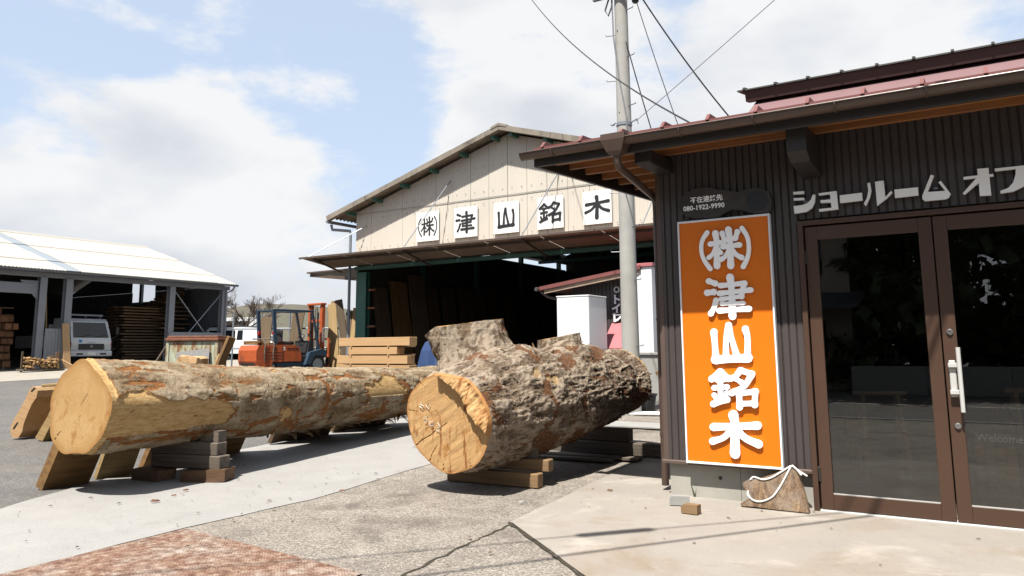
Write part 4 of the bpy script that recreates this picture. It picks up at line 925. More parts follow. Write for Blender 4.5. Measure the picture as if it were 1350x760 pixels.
# ------------------------------------------------------------------ beams under the logs
def timber(name, L, W, T, loc, rot, mat, label, cat='timber', group=None, b=0.008):
    o = MB().bbox((-L / 2, -W / 2, -T / 2), (L / 2, W / 2, T / 2), b).build(name, mat); o.location = loc; o.rotation_euler = rot
    return tag(o, label, cat, group)
def rough_block(name, L, W, T, loc, rot, mat, label, amp=0.02, cat='wood block'):
    """split or sawn block with uneven faces"""
    bm = bmesh.new(); bmesh.ops.create_cube(bm, size=1); bmesh.ops.subdivide_edges(bm, edges=bm.edges[:], cuts=4, use_grid_fill=True)
    for v in bm.verts:
        p = np.array([v.co.x * L * 5, v.co.y * W * 9, v.co.z * T * 9]) + np.array(loc) * 3.7
        k = 1 - 0.10 * (abs(v.co.x) * 2) ** 6
        v.co = Vector((v.co.x * L, v.co.y * W * k, v.co.z * T * k)) + Vector([(float(fbm(p + 5 * i, 2)) - 0.5) * amp for i in range(3)])
    me = bpy.data.meshes.new(name); bm.to_mesh(me); bm.free(); me.materials.append(M[mat]); o = link(name, me); o.location = loc; o.rotation_euler = rot
    return tag(o, label, cat)
rough_block('wood_block', 0.40, 0.26, 0.115, (-7.80, 5.14, 0.068), (0, 0, R(6)), 'block_brown', 'brown slab offcut under the grey beams at its hidden end')
rough_block('wood_block', 0.48, 0.28, 0.125, (-7.22, 5.38, 0.073), (0, R(-2), R(28)), 'block_brown', 'rough brown bark-edged offcut lying under the grey beam ends')
timber('bearer_timber', 0.90, 0.17, 0.135, (-7.46, 5.33, 0.2035), (0, 0, R(13)), 'old_beam', 'weathered grey beam under the long log, lower of two', 'beam')
timber('bearer_timber', 0.86, 0.16, 0.13, (-7.50, 5.335, 0.337), (0, 0, R(13.5)), 'old_beam', 'weathered grey beam under the long log, upper of two', 'beam')
wd = MB().prism([(-0.09, 0), (0.12, 0), (0.12, 0.115), (0.05, 0.12)], 'Y', -0.06, 0.06).build('wedge', 'old_beam'); wd.location = (-7.22, 5.42, 0.402); wd.rotation_euler = (0, 0, R(13)); tag(wd, 'dark grey wedge on top of the beams holding the long log', 'wedge')
timber('bearer_timber', 1.0, 0.20, 0.20, (-7.95, 10.3, gz(-7.95, 10.3) + 0.11), (0, 0, R(5)), 'old_beam', 'weathered beam under the far part of the long log', 'beam')
timber('bearer_timber', 1.05, 0.125, 0.135, (-4.50, 6.72, 0.0795), (0, 0, R(4)), 'pale_block', 'pale beam under the big log, lower of two', 'beam')
timber('bearer_timber', 0.95, 0.13, 0.115, (-4.42, 6.86, 0.2055), (0, 0, R(7)), 'pale_block', 'pale beam under the big log, upper of two', 'beam')
wd = MB().prism([(-0.08, 0), (0.07, 0), (0.07, 0.13), (-0.02, 0.10)], 'Y', -0.05, 0.05).build('wedge', 'old_beam'); wd.location = (-4.20, 6.93, 0.264); wd.rotation_euler = (0, 0, R(7)); tag(wd, 'small grey wedge between the pale beams and the big log', 'wedge')
timber('bearer_timber', 1.75, 0.17, 0.15, (-4.45, 9.02, gz(-4.45, 9.02) + 0.085), (0, 0, R(2)), 'old_beam', 'dark beam under the torn end of the big log, lower of two', 'beam')
timber('bearer_timber', 1.15, 0.17, 0.15, (-4.62, 9.08, gz(-4.5, 9.1) + 0.2375), (0, 0, R(0)), 'old_beam', 'dark beam under the torn end of the big log, upper of two', 'beam')
for i, (x, y, l, a, w, lb) in enumerate(((-4.75, 8.35, 1.5, 8, 0.15, 'narrow weathered board lying flat between the pale beams and dark beams'), (-4.55, 8.62, 1.6, 4, 0.17, 'weathered board lying flat right beside the dark beams'), (-4.35, 9.45, 1.3, 12, 0.2, 'wide weathered board lying flat behind the dark beams'))):
    timber('flat_board', l, w, 0.028, (x, y, gz(x, y) + 0.030), (0, 0, R(a)), 'old_beam', lb, 'board', None, 0.003)

# ------------------------------------------------------------------ slabs leaning on the long log
def slab(name, L, W, T, base, lean, yaw, mat, label, wav=0.04, edge='bark_flake', cat='slab', group=None, roll=0.0):
    """live-edge board standing on its lower long edge: L along local X (grain), W up, T thick"""
    n = 18; t = thing(name, label, cat, base, 0, group); t.rotation_euler = Euler((lean, roll, yaw), 'XYZ'); mb = MB(); vs = []
    off = random.random() * 50
    for i in range(n + 1):
        x = -L / 2 + L * i / n; z0 = wav * (float(fbm(np.array([x * 3, off, 0.0]), 3)) - 0.5) * 2; z1 = W + wav * (float(fbm(np.array([x * 3, off + 9, 0.0]), 3)) - 0.5) * 2
        if i == 0: z0 = 0.0
        vs += [(x, -T / 2, z0 + 0.012), (x, -T / 2, z1 - 0.03), (x, T / 2, z1), (x, T / 2, max(z0, 0.0))]
    fs = [(4 * i + j, 4 * i + (j + 1) % 4, 4 * i + 4 + (j + 1) % 4, 4 * i + 4 + j) for i in range(n) for j in range(4)] + [(3, 2, 1, 0), (4 * n, 4 * n + 1, 4 * n + 2, 4 * n + 3)]
    mb.add(vs, fs); mb.build('board', mat, t)
    # bark strip on the upper edge
    mb = MB(); vs = []
    for i in range(n + 1):
        x = -L / 2 + L * i / n; z1 = W + wav * (float(fbm(np.array([x * 3, off + 9, 0.0]), 3)) - 0.5) * 2; j = random.uniform(0, 0.012)
        vs += [(x, -T / 2 - 0.004, z1 - 0.045 + j), (x, -T / 2 - 0.004, z1 - 0.020), (x, T / 2 + 0.002, z1 + 0.014 + j), (x, T / 2 + 0.002, z1 + 0.002)]
    mb.add(vs, fs); mb.build('bark_edge', edge, t)
    return t
G = 'slabs leaning on the long log'
slab('leaning_slab', 0.50, 0.90, 0.11, (-8.27, 4.44, 0.012), R(28), R(90 + 6), 'slab_wood', 'broad brown live-edge slab leaning on the sawn end of the long log', 0.05)
slab('leaning_slab', 0.38, 0.80, 0.06, (-8.36, 5.02, 0.012), R(29), R(90 - 4), 'yellow_board', 'narrow orange-brown slab leaning on the long log, second from its sawn end', 0.03)
slab('leaning_slab', 0.50, 0.86, 0.07, (-8.42, 5.60, 0.012), R(29), R(90 + 3), 'slab_wood', 'thick slab leaning on the long log, third from its sawn end', 0.03)
slab('leaning_slab', 0.70, 0.84, 0.06, (-8.50, 6.40, 0.012), R(29), R(90 + 2), 'slab_wood', 'wide slab leaning on the long log, fourth from its sawn end', 0.03)
slab('leaning_slab', 1.1, 0.82, 0.06, (-8.62, 7.90, gz(-8.6, 7.9) + 0.012), R(29), R(90 + 2), 'dark_slab', 'dark slab leaning on the long log, fifth from its sawn end', 0.03)
slab('leaning_slab', 1.2, 0.80, 0.06, (-8.72, 9.20, gz(-8.7, 9.2) + 0.012), R(29), R(90 + 2), 'dark_slab', 'dark slab leaning on the long log, farthest from its sawn end', 0.03)
# second log behind, mostly hidden, with two boards leaning on it
LC = thing('hidden_log', 'tan sawn log lying behind the long log, only its top showing', 'log', (-10.6, 6.1, 0.0))
pathC = [((-10.80, 6.10, 0.72), 0.53), ((-10.83, 6.5, 0.72), 0.52), ((-10.86, 6.9, 0.72), 0.50)]
oC, posC, ctrC, axC = make_log('trunk', pathC, 120, 120, lambda TH, S, p, L: ((fbm(p * 2, 3) - 0.5) * 0.06 + 0.02 * (fbm(p * 9, 3) - 0.5), 0 * S + 0.9, 0 * S, 0 * S + 0.5), 'bark_pale', LC)
make_face('cut_face', posC[0], ctrC[0], axC, -1, LC, 'cut_long', lambda U, V, T, TH: 0 * U, 20); make_face('cut_face', posC[-1], ctrC[-1], axC, 1, LC, 'cut_long', lambda U, V, T, TH: 0 * U, 20)
timber('bearer_timber', 1.1, 0.2, 0.16, (-10.62, 6.5, gz(-10.6, 6.5) + 0.085), (0, 0, 0), 'old_beam', 'beam under the hidden tan log', 'beam')
def end_board(name, outline, T, L, loc, rot, mat, label, holes=(), rimmat='bark_flake'):
    """board seen end on: outline in local XZ is its sawn end, length runs along local Y"""
    t = thing(name, label, 'board', loc); t.rotation_euler = rot
    MB().prism(outline, 'Y', 0, L).build('board', mat, t)
    for h in holes: MB().prism(h, 'Y', -0.004, 0.02).build('knot_hole', 'ink_black', t)
    return t
ol = [(-0.05, 0.0), (-0.13, 0.05), (-0.16, 0.16), (-0.12, 0.30), (-0.06, 0.45), (-0.01, 0.60), (0.02, 0.74), (0.07, 0.83), (0.15, 0.84), (0.20, 0.80), (0.21, 0.70), (0.15, 0.58), (0.11, 0.40), (0.09, 0.26), (0.10, 0.14), (0.05, 0.03)]
end_board('leaning_board', [(x * 0.95, z * 0.95) for x, z in ol], 0.1, 1.6, (-12.25, 5.85, gz(-12.2, 5.85) + 0.012), Euler((0, R(14), R(12))), 'fresh_timber', 'pale knotted slab end leaning beyond the long log', holes=[[(-0.10, 0.13), (-0.07, 0.12), (-0.02, 0.24), (-0.05, 0.23)], [(0.06, 0.72), (0.08, 0.71), (0.14, 0.78), (0.11, 0.79)]])
end_board('leaning_board', [(-0.16, 0), (0.02, -0.0), (0.14, 0.30), (0.22, 0.62), (0.12, 0.66), (0.02, 0.36)], 0.1, 1.4, (-11.72, 5.95, gz(-11.7, 5.95) + 0.012), Euler((0, R(12), R(6))), 'yellow_board', 'yellowish board end leaning between the pale slab and the long log')
timber('ledger_board', 0.5, 0.22, 0.04, (-11.48, 6.05, 0.90), (0, R(-4), R(20)), 'yellow_board', 'short yellow board lying across the leaning slab ends', 'board')

# ------------------------------------------------------------------ timber warehouse with the gable front
YF = 19.13; FXL, FXR, FAP = -18.4, -6.1, -12.25
def fz(x): return 7.80 - 0.295 * abs(x - FAP)
WH = wthing('timber_warehouse', 'cream corrugated gable-fronted warehouse with a deep canopy over its dark opening', 'building', (FXL, YF, 0.6))
SEAMZ = 5.93
def panel(x0, x1, z0, ztop, y, name='wall_panel'):
    mb = MB(); n = int((x1 - x0) / 0.02); base = 0
    for i in range(n + 1):
        x = x0 + (x1 - x0) * i / n; h = 0.5 + 0.5 * math.cos(2 * math.pi * x / 0.076)
        yy = y - 0.018 * h; mb.v += [(x, yy, z0), (x, yy, ztop(x))]
        if i: k = 2 * i; mb.f.append((k - 2, k, k + 1, k - 1))
    return mb.build(name, 'factory_cream', WH, fix=False)
x = FXL; i = 0
while x < FXR - 0.05:
    x1 = min(x + 0.68, FXR)
    panel(x + 0.004, x1 - 0.004, 4.16, lambda q: SEAMZ, YF + 0.004 * (i % 2))
    panel(x + 0.004, x1 - 0.004, SEAMZ - 0.04, fz, YF - 0.012 + 0.004 * (i % 2))
    x = x1; i += 1
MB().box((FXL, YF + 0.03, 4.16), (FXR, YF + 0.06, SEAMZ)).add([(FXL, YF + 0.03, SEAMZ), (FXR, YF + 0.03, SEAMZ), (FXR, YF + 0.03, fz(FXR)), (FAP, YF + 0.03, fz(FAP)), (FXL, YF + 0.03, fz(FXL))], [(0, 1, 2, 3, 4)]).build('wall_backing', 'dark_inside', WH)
MB().box((FXL, YF - 0.034, SEAMZ - 0.012), (FXR, YF - 0.031, SEAMZ - 0.002)).build('seam_trim', 'zinc_dark', WH)
mb = MB()
for z in (4.75, 5.75, 6.12, 6.9):
    x = FXL + 0.17
    while x < FXR:
        if z < fz(x) - 0.15: mb.add([(x - 0.014, YF - 0.036, z - 0.014), (x + 0.014, YF - 0.036, z - 0.014), (x + 0.014, YF - 0.036, z + 0.014), (x - 0.014, YF - 0.036, z + 0.014)], [(0, 1, 2, 3)])
        x += 0.34
tag(mb.build('fixing_screws', 'zinc_dark', WH), kind='stuff')
# roof: corrugated sheets on purlins, weathered capping along the verge
for sx, xa, xb in ((-1, FAP, -19.3), (1, FAP, -5.2)):
    dirn = Vector((xb - xa, 0, fz(xb) - fz(xa)))
    mb = MB().corrugated((xa, YF - 0.5, fz(xa) + 0.10), (0, 1, 0), 15.5, dirn, 0.18, 0.05, (0, 0, 1)); mb.build('roof_sheet', 'factory_roof', WH, fix=False)
    L = dirn.length; dn = dirn.normalized(); n = 4; up = Vector((-dn.z * (1 if dn.x > 0 else -1), 0, abs(dn.x)))
    for k in range(n):
        a = Vector((xa, YF - 0.46, fz(xa) + 0.09)) + dn * (L * k / n + 0.01); b = Vector((xa, YF - 0.46, fz(xa) + 0.09)) + dn * (L * (k + 1) / n - 0.006)
        MB().beam(a, b, 0.17, 0.155 + 0.01 * (k % 2), (0, 0, 1)).build('verge_cap', 'factory_roof', WH)
    for k in range(6):
        t_ = (k + 0.28) / 6; px = xa + (xb - xa) * t_; pz = fz(px)
        MB().bbox((px - 0.06, YF - 0.40, pz - 0.10), (px + 0.06, YF + 14.9, pz + 0.02), 0.006).build('purlin', 'steel_green', WH)
MB().prism([(FAP - 0.28, fz(FAP) + 0.05), (FAP, fz(FAP) + 0.13), (FAP + 0.28, fz(FAP) + 0.05), (FAP + 0.28, fz(FAP) + 0.12), (FAP, fz(FAP) + 0.215), (FAP - 0.28, fz(FAP) + 0.12)], 'Y', YF - 0.56, YF + 15).build('ridge_cap', 'factory_roof', WH)
# canopy over the opening
CY, CZ0, CZ1 = 17.63, 4.16, 4.36
x = -19.5; k = 0
while x < -4.9:
    x1 = min(x + 1.82, -4.9); mb = MB().corrugated((x + 0.004, CY, CZ1), (1, 0, 0), x1 - x - 0.008, (0, YF - CY + 0.01, CZ0 - CZ1), 0.09, 0.018, (0, 0, 1)); mb.build('canopy_sheet', 'canopy_brown', WH, fix=False); x = x1; k += 1
MB().bbox((-19.5, CY - 0.03, CZ1 - 0.035), (-4.9, CY - 0.001, CZ1 + 0.03), 0.004).build('canopy_edge', 'canopy_steel', WH)
MB().beam((-19.0, CY + 0.35, CZ1 - 0.08), (-5.0, CY + 0.35, CZ1 - 0.08), 0.05, 0.07).build('canopy_rail', 'canopy_steel', WH)
MB().bbox((-18.35, YF - 0.12, 4.01), (-4.9, YF + 0.08, 4.13), 0.01).build('lintel', 'steel_green', WH)
for x in (-18.9, -15.1, -10.9, -7.0):
    MB().beam((x, YF - 0.13, 3.97), (x, CY + 0.05, CZ1 - 0.06), 0.05, 0.05).build('canopy_strut', 'canopy_steel', WH)
for a, b in (((-14.4, YF - 0.04, 6.61), (-15.09, CY + 0.05, CZ1 + 0.03)), ((-10.53, YF - 0.04, 6.37), (-10.92, CY + 0.05, CZ1 + 0.03)), ((-17.9, YF - 0.04, 5.5), (-19.2, CY + 0.1, CZ1 + 0.03)), ((-7.2, YF - 0.04, 6.2), (-7.4, CY + 0.05, CZ1 + 0.03))):
    MB().tube([a, b], 0.016, 6).build('stay_rod', 'zinc', WH)
# posts, side walls, back wall
for px in (-18.05, -6.35):
    mb = MB(); z0 = gz(px, YF); mb.box((px - 0.22, YF - 0.10, z0), (px + 0.22, YF - 0.07, 3.93)); mb.box((px - 0.22, YF + 0.07, z0), (px + 0.22, YF + 0.10, 3.93)); mb.box((px - 0.02, YF - 0.07, z0), (px + 0.02, YF + 0.07, 3.93))
    mb.build('steel_post', 'steel_green', WH)
for z in (1.3, 2.1, 2.7, 3.3): MB().bbox((-17.82, YF - 0.03, z), (-17.5, YF + 0.05, z + 0.06), 0.004).build('rail_stub', 'rust', WH)
wl_ = MB().corrugated((FXL, YF + 14.9, 0.5), (0, -1, 0), 14.8, (0, 0, 4.75), 0.18, 0.03, (-1, 0, 0)); wl_.build('side_wall', 'factory_cream', WH, fix=False)
MB().corrugated((FXL, YF + 7.6, 5.25), (0, -1, 0), 7.5, (0, 0, 0.85), 0.18, 0.03, (-1, 0, 0)).build('side_wall', 'factory_cream', WH, fix=False)
MB().box((FXL, YF + 7.6, 5.52), (FXL + 0.05, YF + 14.9, 6.0)).build('side_wall', 'factory_cream', WH)
for y in (22.5, 26, 29.5, 33): MB().box((FXL + 0.06, y - 0.08, 0.7), (FXL + 0.24, y + 0.08, 5.9)).build('inner_post', 'steel_green', WH)
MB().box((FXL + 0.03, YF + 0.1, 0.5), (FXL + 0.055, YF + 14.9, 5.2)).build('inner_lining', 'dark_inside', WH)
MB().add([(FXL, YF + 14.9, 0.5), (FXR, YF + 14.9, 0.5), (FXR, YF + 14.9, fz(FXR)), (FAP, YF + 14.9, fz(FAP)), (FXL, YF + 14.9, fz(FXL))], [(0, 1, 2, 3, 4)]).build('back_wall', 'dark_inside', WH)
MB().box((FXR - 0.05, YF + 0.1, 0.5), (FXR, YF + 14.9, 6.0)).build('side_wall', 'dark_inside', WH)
for y in (23, 27, 31):
    mb = MB(); mb.beam((FXL + 0.2, y, 5.35), (FXR - 0.1, y, 5.35), 0.1, 0.14)
    for k in range(8):
        xa = FXL + 0.3 + k * 1.5; mb.beam((xa, y, 5.35), (xa + 0.75, y, min(fz(xa + 0.75), fz(xa)) - 0.1), 0.06, 0.06)
    mb.build('roof_truss', 'steel_green', WH)
# lean-to roof and rainwater pipe on the flank
MB().prism([(-21.3, 4.12), (-18.42, 4.16), (-18.42, 4.20), (-21.3, 4.17)], 'Y', YF + 0.5, YF + 9).build('lean_to_roof', 'canopy_steel', WH)
for y in (YF + 0.6, YF + 3.2): MB().beam((-18.45, y, 3.75), (-21.2, y, 4.06), 0.06, 0.12).build('lean_to_bracket', 'canopy_steel', WH)
MB().tube([(-19.25, YF - 0.35, 5.62), (-19.25, YF - 0.30, 5.45), (-18.55, YF - 0.16, 5.36), (-18.52, YF - 0.16, 5.2), (-18.52, YF - 0.16, 0.7)], 0.05, 10).build('downpipe', 'zinc', WH)
mb = MB(); gutter(mb, 0, 1, 0, 0, 0.09)
gme = mb.mesh('gutter'); gme.materials.append(M['zinc']); go = link('gutter', gme, WH); go.matrix_basis = Matrix.Translation((-19.3, YF - 0.45, fz(-19.3) + 0.02)) @ Matrix.Rotation(math.pi / 2, 4, 'Z') @ Matrix.Diagonal((15.2, 1, 1, 1))

# five sign boards with one brush character each
for key, x0, x1, lb in (('kabu', -15.72, -14.82, 'bracketed small character'), ('tsu', -14.22, -13.34, 'dense character with three side drops'), ('yama', -12.74, -11.85, 'three-pronged character'), ('mei', -11.23, -10.36, 'two-part character'), ('ki', -9.74, -8.86, 'tree-like character')):
    sb = wthing('sign_board', 'white square board with a black ' + lb + ' on the warehouse gable', 'sign', ((x0 + x1) / 2, YF - 0.05, 4.76), 'square character boards on the warehouse gable')
    MB().bbox((x0, YF - 0.075, 4.76), (x1, YF - 0.045, 5.70), 0.004).build('board', 'board_white', sb)
    glyph('character', key, 0.56 if key != 'kabu' else 0.54, (x0 + x1) / 2, 5.23, YF - 0.082, 0.006, 'ink_black', sb, 0.80 if key != 'kabu' else 0.62)

# live-edge slabs standing inside against the side wall
def tall_slab(W, H, T, base, lean, yaw, mat, label, group, wav=0.05, cat='slab', bent=0.0):
    """board standing on end; local X runs up the grain"""
    n = 14; mb = MB(); vs = []; o1, o2 = random.random() * 50, random.random() * 50
    for i in range(n + 1):
        h = H * i / n; q = bent * math.sin(math.pi * i / n)
        a = -W / 2 + q + wav * (float(fbm(np.array([h * 1.2, o1, 0.0]), 2)) - 0.5) * 2; b = W / 2 + q + wav * (float(fbm(np.array([h * 1.2, o2, 0.0]), 2)) - 0.5) * 2
        vs += [(h, a, -T / 2), (h, b, -T / 2), (h, b - 0.02, T / 2), (h, a + 0.02, T / 2)]
    fs = [(4 * i + j, 4 * i + (j + 1) % 4, 4 * i + 4 + (j + 1) % 4, 4 * i + 4 + j) for i in range(n) for j in range(4)] + [(3, 2, 1, 0), (4 * n, 4 * n + 1, 4 * n + 2, 4 * n + 3)]
    o = mb.add(vs, fs).build('standing_slab', mat)
    # local X -> up, local Y -> along the wall, local Z -> the face
    o.matrix_world = Matrix.Translation(base) @ Matrix.Rotation(yaw, 4, 'Z') @ Matrix.Rotation(lean, 4, 'Y') @ Matrix.Rotation(-math.pi / 2, 4, 'Y')
    return tag(o, label, cat, group)
G = 'slabs standing inside the warehouse'; y = 19.75
for i in range(12):
    W = random.uniform(0.6, 1.0); H = random.uniform(2.9, 3.45); x = FXL + 0.62 + 0.05 * (i % 3)
    tall_slab(W, H, 0.07, (x, y + W / 2, gz(x, y) + 0.01), R(-8.5), 0, ('dark_slab', 'slab_wood', 'weathered_slab')[i % 3] if i < 4 else 'dark_slab', 'tall live-edge slab standing against the wall inside the warehouse', G)
    y += W + random.uniform(0.05, 0.25)
for i in range(7):
    x = -16.5 + i * 1.3; tall_slab(0.75, random.uniform(2.2, 3.0), 0.07, (x, 31.6, gz(x, 31.6) + 0.01), R(-8), R(-90), 'dark_slab', 'tall slab standing in the dark rear of the warehouse', 'slabs standing at the rear of the warehouse')

# ------------------------------------------------------------------ toilet hut beside the warehouse
HT = wthing('toilet_hut', 'dark corrugated toilet hut with a red metal roof and a white side bay', 'hut', (-8.9, 16.9, 0.3))
hz_ = lambda x: 2.87 + (x + 9.6) * 0.137
MB().corrugated((-8.95, 16.9, 0.3), (1, 0, 0), 1.80, (0, 0, 2.75), 0.10, -0.016, (0, 1, 0), 'trap', 10).build('wall_cladding', 'cladding', HT, fix=False)
MB().box((-8.93, 16.91, 0.3), (-7.1, 18.6, 2.75)).build('wall_core', 'dark_inside', HT)
mb = MB(); mb.prism([(-9.62, hz_(-9.62) - 0.09), (-6.95, hz_(-6.95) - 0.09), (-6.95, hz_(-6.95)), (-9.62, hz_(-9.62))], 'Y', 16.38, 18.8); mb.build('roof', 'roof_red', HT)
mb = MB(); mb.prism([(-9.5, hz_(-9.5) - 0.19), (-7.0, hz_(-7.0) - 0.19), (-7.0, hz_(-7.0) - 0.091), (-9.5, hz_(-9.5) - 0.091)], 'Y', 16.42, 16.46); mb.build('eave_board', 'canopy_brown', HT)
MB().tube([(-9.66, 16.3, hz_(-9.62) - 0.06), (-9.66, 18.8, hz_(-9.62) - 0.06)], 0.05, 8).build('gutter', 'cladding', HT)
MB().tube([(-9.6, 16.45, 2.75), (-9.45, 16.55, 2.62), (-9.05, 16.8, 2.52), (-9.0, 16.84, 2.3), (-9.0, 16.84, 0.5)], 0.04, 8).build('downpipe', 'cladding', HT)
MB().bbox((-7.20, 16.45, 1.2), (-6.70, 18.6, 3.20), 0.006).build('white_bay', 'hut_white', HT)
MB().bbox((-7.24, 16.41, 3.2005), (-6.66, 18.64, 3.28), 0.006).build('bay_trim', 'awning_red', HT)
MB().add([(-7.92, 16.88, 1.92), (-7.22, 16.88, 1.92), (-7.22, 16.25, 1.34), (-7.92, 16.25, 1.34), (-7.92, 16.88, 1.95), (-7.22, 16.88, 1.95), (-7.22, 16.25, 1.37), (-7.92, 16.25, 1.37)], [(0, 3, 2, 1), (4, 5, 6, 7), (0, 1, 5, 4), (1, 2, 6, 5), (2, 3, 7, 6), (3, 0, 4, 7)]).build('awning', 'awning_red', HT)
ts = wthing('toilet_sign', 'white vertical katakana lettering with a round emblem on the toilet hut', 'sign', (-7.8, 16.87, 2.0))
for i, ch in enumerate('トイレ'):
    me = text_mesh(ch, 0.25, 0.008, 0.010); me.materials.append(M['white_letter']); link('character', me, ts, Matrix.Translation((-7.90, 16.85, 2.42 - i * 0.215)) @ FACE['-Y'])
MB().lathe([(0.075, 16.87), (0.075, 16.85), (0.055, 16.845), (0.05, 16.853), (0.0, 16.85)], (-7.76, 0, 2.74), 'Y', 20).build('emblem', 'grey_letter', ts)
MB().lathe([(0.045, 16.849), (0.03, 16.838), (0.0, 16.835)], (-7.76, 0, 2.74), 'Y', 16).build('emblem_core', 'plaque_stone', ts)
cw = wthing('block_wall', 'low grey concrete wall in front of the white bay of the toilet hut', 'wall', (-6.6, 15.1, 0.2))
for k in range(3): MB().bbox((-7.4 + k * 0.9, 15.0, 0.2), (-7.4 + k * 0.9 + 0.894, 15.14, 1.22), 0.006).build('wall_panel', 'wall_grey', cw)
MB().bbox((-7.44, 14.96, 1.2205), (-4.66, 15.18, 1.27), 0.006).build('coping', 'wall_grey', cw)
cb = wthing('white_cabinet', 'tall white metal cabinet with a red sticker standing beside the concrete wall', 'cabinet', (-8.1, 15.6, 0.3))
MB().bbox((-8.50, 15.25, 0.36), (-7.70, 16.15, 2.50), 0.012).build('cabinet_body', 'cabinet_white', cb)
MB().bbox((-8.51, 15.24, 2.5005), (-7.69, 16.16, 2.53), 0.006).build('cabinet_top', 'hut_white', cb)
MB().bbox((-8.505, 15.243, 0.25), (-7.695, 16.157, 0.3595), 0.006).build('plinth', 'zinc_dark', cb)
MB().box((-8.2, 15.2485, 1.46), (-8.05, 15.2498, 1.53)).build('sticker', 'red_sticker', cb)
MB().box((-8.515, 15.40, 1.7), (-8.5005, 15.43, 1.75)).build('catch', 'zinc', cb)
# clutter between the wall and the showroom
tb = wthing('black_tub', 'black plastic tub with a crumpled bag by the concrete wall', 'tub', (-5.7, 13.4, 0.2)); z0 = gz(-5.7, 13.4) + 0.01
MB().lathe([(0.20, z0), (0.24, z0 + 0.30), (0.26, z0 + 0.30), (0.26, z0 + 0.33), (0.22, z0 + 0.33), (0.19, z0 + 0.05)], (-5.70, 13.4, 0), 'Z', 24).build('tub', 'black_plastic', tb)
MB().bbox((-5.82, 13.25, z0 + 0.2), (-5.60, 13.5, z0 + 0.40), 0.06).build('bag', 'blue_tarp', tb)
pb = MB(); pb.bbox((-0.35, -0.12, 0), (0.35, 0.12, 0.06), 0.02); o = pb.build('white_tray', 'hut_white'); o.location = (-5.45, 13.0, gz(-5.45, 13) + 0.008); o.rotation_euler = (0, 0, R(20)); tag(o, 'flat white tray on the paving in front of the black tub', 'tray')
o = MB().bbox((-0.5, -0.35, 0), (0.5, 0.35, 0.03), 0.006).build('cover_slab', 'wall_grey'); o.location = (-5.05, 11.6, gz(-5.05, 11.6) + 0.008); o.rotation_euler = (0, 0, R(3)); tag(o, 'grey concrete cover slab set in the paving behind the big log', 'cover slab')

# ------------------------------------------------------------------ utility pole and cables
PX, PY = -5.72, 12.95; pz = gz(PX, PY)
UP = wthing('utility_pole', 'grey concrete utility pole with step bolts rising above the showroom eaves', 'utility pole', (PX, PY, pz))
po = MB().tube([(PX, PY, pz - 0.3), (PX, PY, 4.0), (PX, PY, 9.5)], [0.165, 0.143, 0.115], 32).build('shaft', 'pole_concrete', UP); auto_smooth(po)
for i, z in enumerate((1.4, 1.95, 2.575, 3.1, 3.55, 4.2, 4.8, 5.3, 5.825, 6.35, 6.78, 7.25, 7.7, 8.2)):
    s = -1 if i % 2 else 1; MB().tube([(PX + s * 0.12, PY - 0.05, z), (PX + s * 0.28, PY - 0.10, z), (PX + s * 0.285, PY - 0.10, z + 0.025)], 0.009, 6).build('step_bolt', 'zinc_dark', UP)
for i, z in enumerate((4.9, 5.7, 6.5, 7.3)): MB().lathe([(0.012, -0.135), (0.012, -0.13)], (PX - 0.03, PY, z), 'Y', 8).build('bolt_hole', 'black_hinge', UP)
bd = MB().tube([(PX, PY, 5.46), (PX, PY, 5.52)], 0.148, 24).build('steel_band', 'zinc', UP)
MB().tube([(PX - 0.16, PY - 0.06, 5.49), (PX - 0.23, PY - 0.1, 5.5), (PX - 0.18, PY - 0.15, 5.46), (PX - 0.10, PY - 0.16, 5.5)], 0.012, 6).build('band_clip', 'zinc', bd)
MB().tube([(PX + 0.15, PY - 0.03, 5.5), (PX + 0.28, PY - 0.04, 5.55), (PX + 0.30, PY - 0.05, 5.45)], 0.012, 6).build('band_clip', 'zinc', bd)
MB().lathe([(0.05, 7.80), (0.07, 7.84), (0.05, 7.88), (0.07, 7.92), (0.05, 7.96), (0.03, 8.05)], (PX + 0.32, PY - 0.05, 0), 'Z', 14).build('insulator', 'black_plastic', UP)
MB().beam((PX - 0.5, PY - 0.16, 8.02), (PX + 0.6, PY - 0.16, 8.02), 0.07, 0.07).build('cross_arm', 'zinc_dark', UP)
MB().tube([(PX - 0.16, PY - 0.1, 8.1), (PX - 0.26, PY - 0.15, 7.75), (PX - 0.20, PY - 0.15, 7.62), (PX - 0.13, PY - 0.13, 7.8), (PX - 0.135, PY - 0.1, 8.1)], 0.016, 6).build('cable_loop', 'cable_black', UP)
MB().tube([(PX - 0.13, PY - 0.12, 8.2), (PX - 0.11, PY - 0.135, 7.2), (PX - 0.02, PY - 0.142, 6.4), (PX + 0.10, PY - 0.11, 5.6), (PX + 0.13, PY - 0.10, 4.5)], 0.014, 6).build('riser_cable', 'cable_grey', UP)
def cable(a, b, sag, r, mat, label, n=24):
    a, b = Vector(a), Vector(b); pts = [a.lerp(b, i / n) - Vector((0, 0, sag * 4 * (i / n) * (1 - i / n))) for i in range(n + 1)]
    return tag(MB().tube(pts, r, 6).build('overhead_cable', mat), label, 'cable')
cable((-10.9, 17.9, 11.6), (-3.0, 8.7, 4.02), 0.35, 0.011, 'cable_black', 'black cable sloping past the pole down to the showroom roof')
cable((PX + 0.38, PY - 0.05, 8.0), (-3.9, 14.0, 5.4), 0.10, 0.014, 'cable_black', 'thick black cable from the insulator down behind the upper roof')
cable((PX + 0.32, PY - 0.05, 7.9), (-4.85, 13.5, 5.4), 0.05, 0.008, 'cable_black', 'thin cable from the insulator down to the showroom roof')
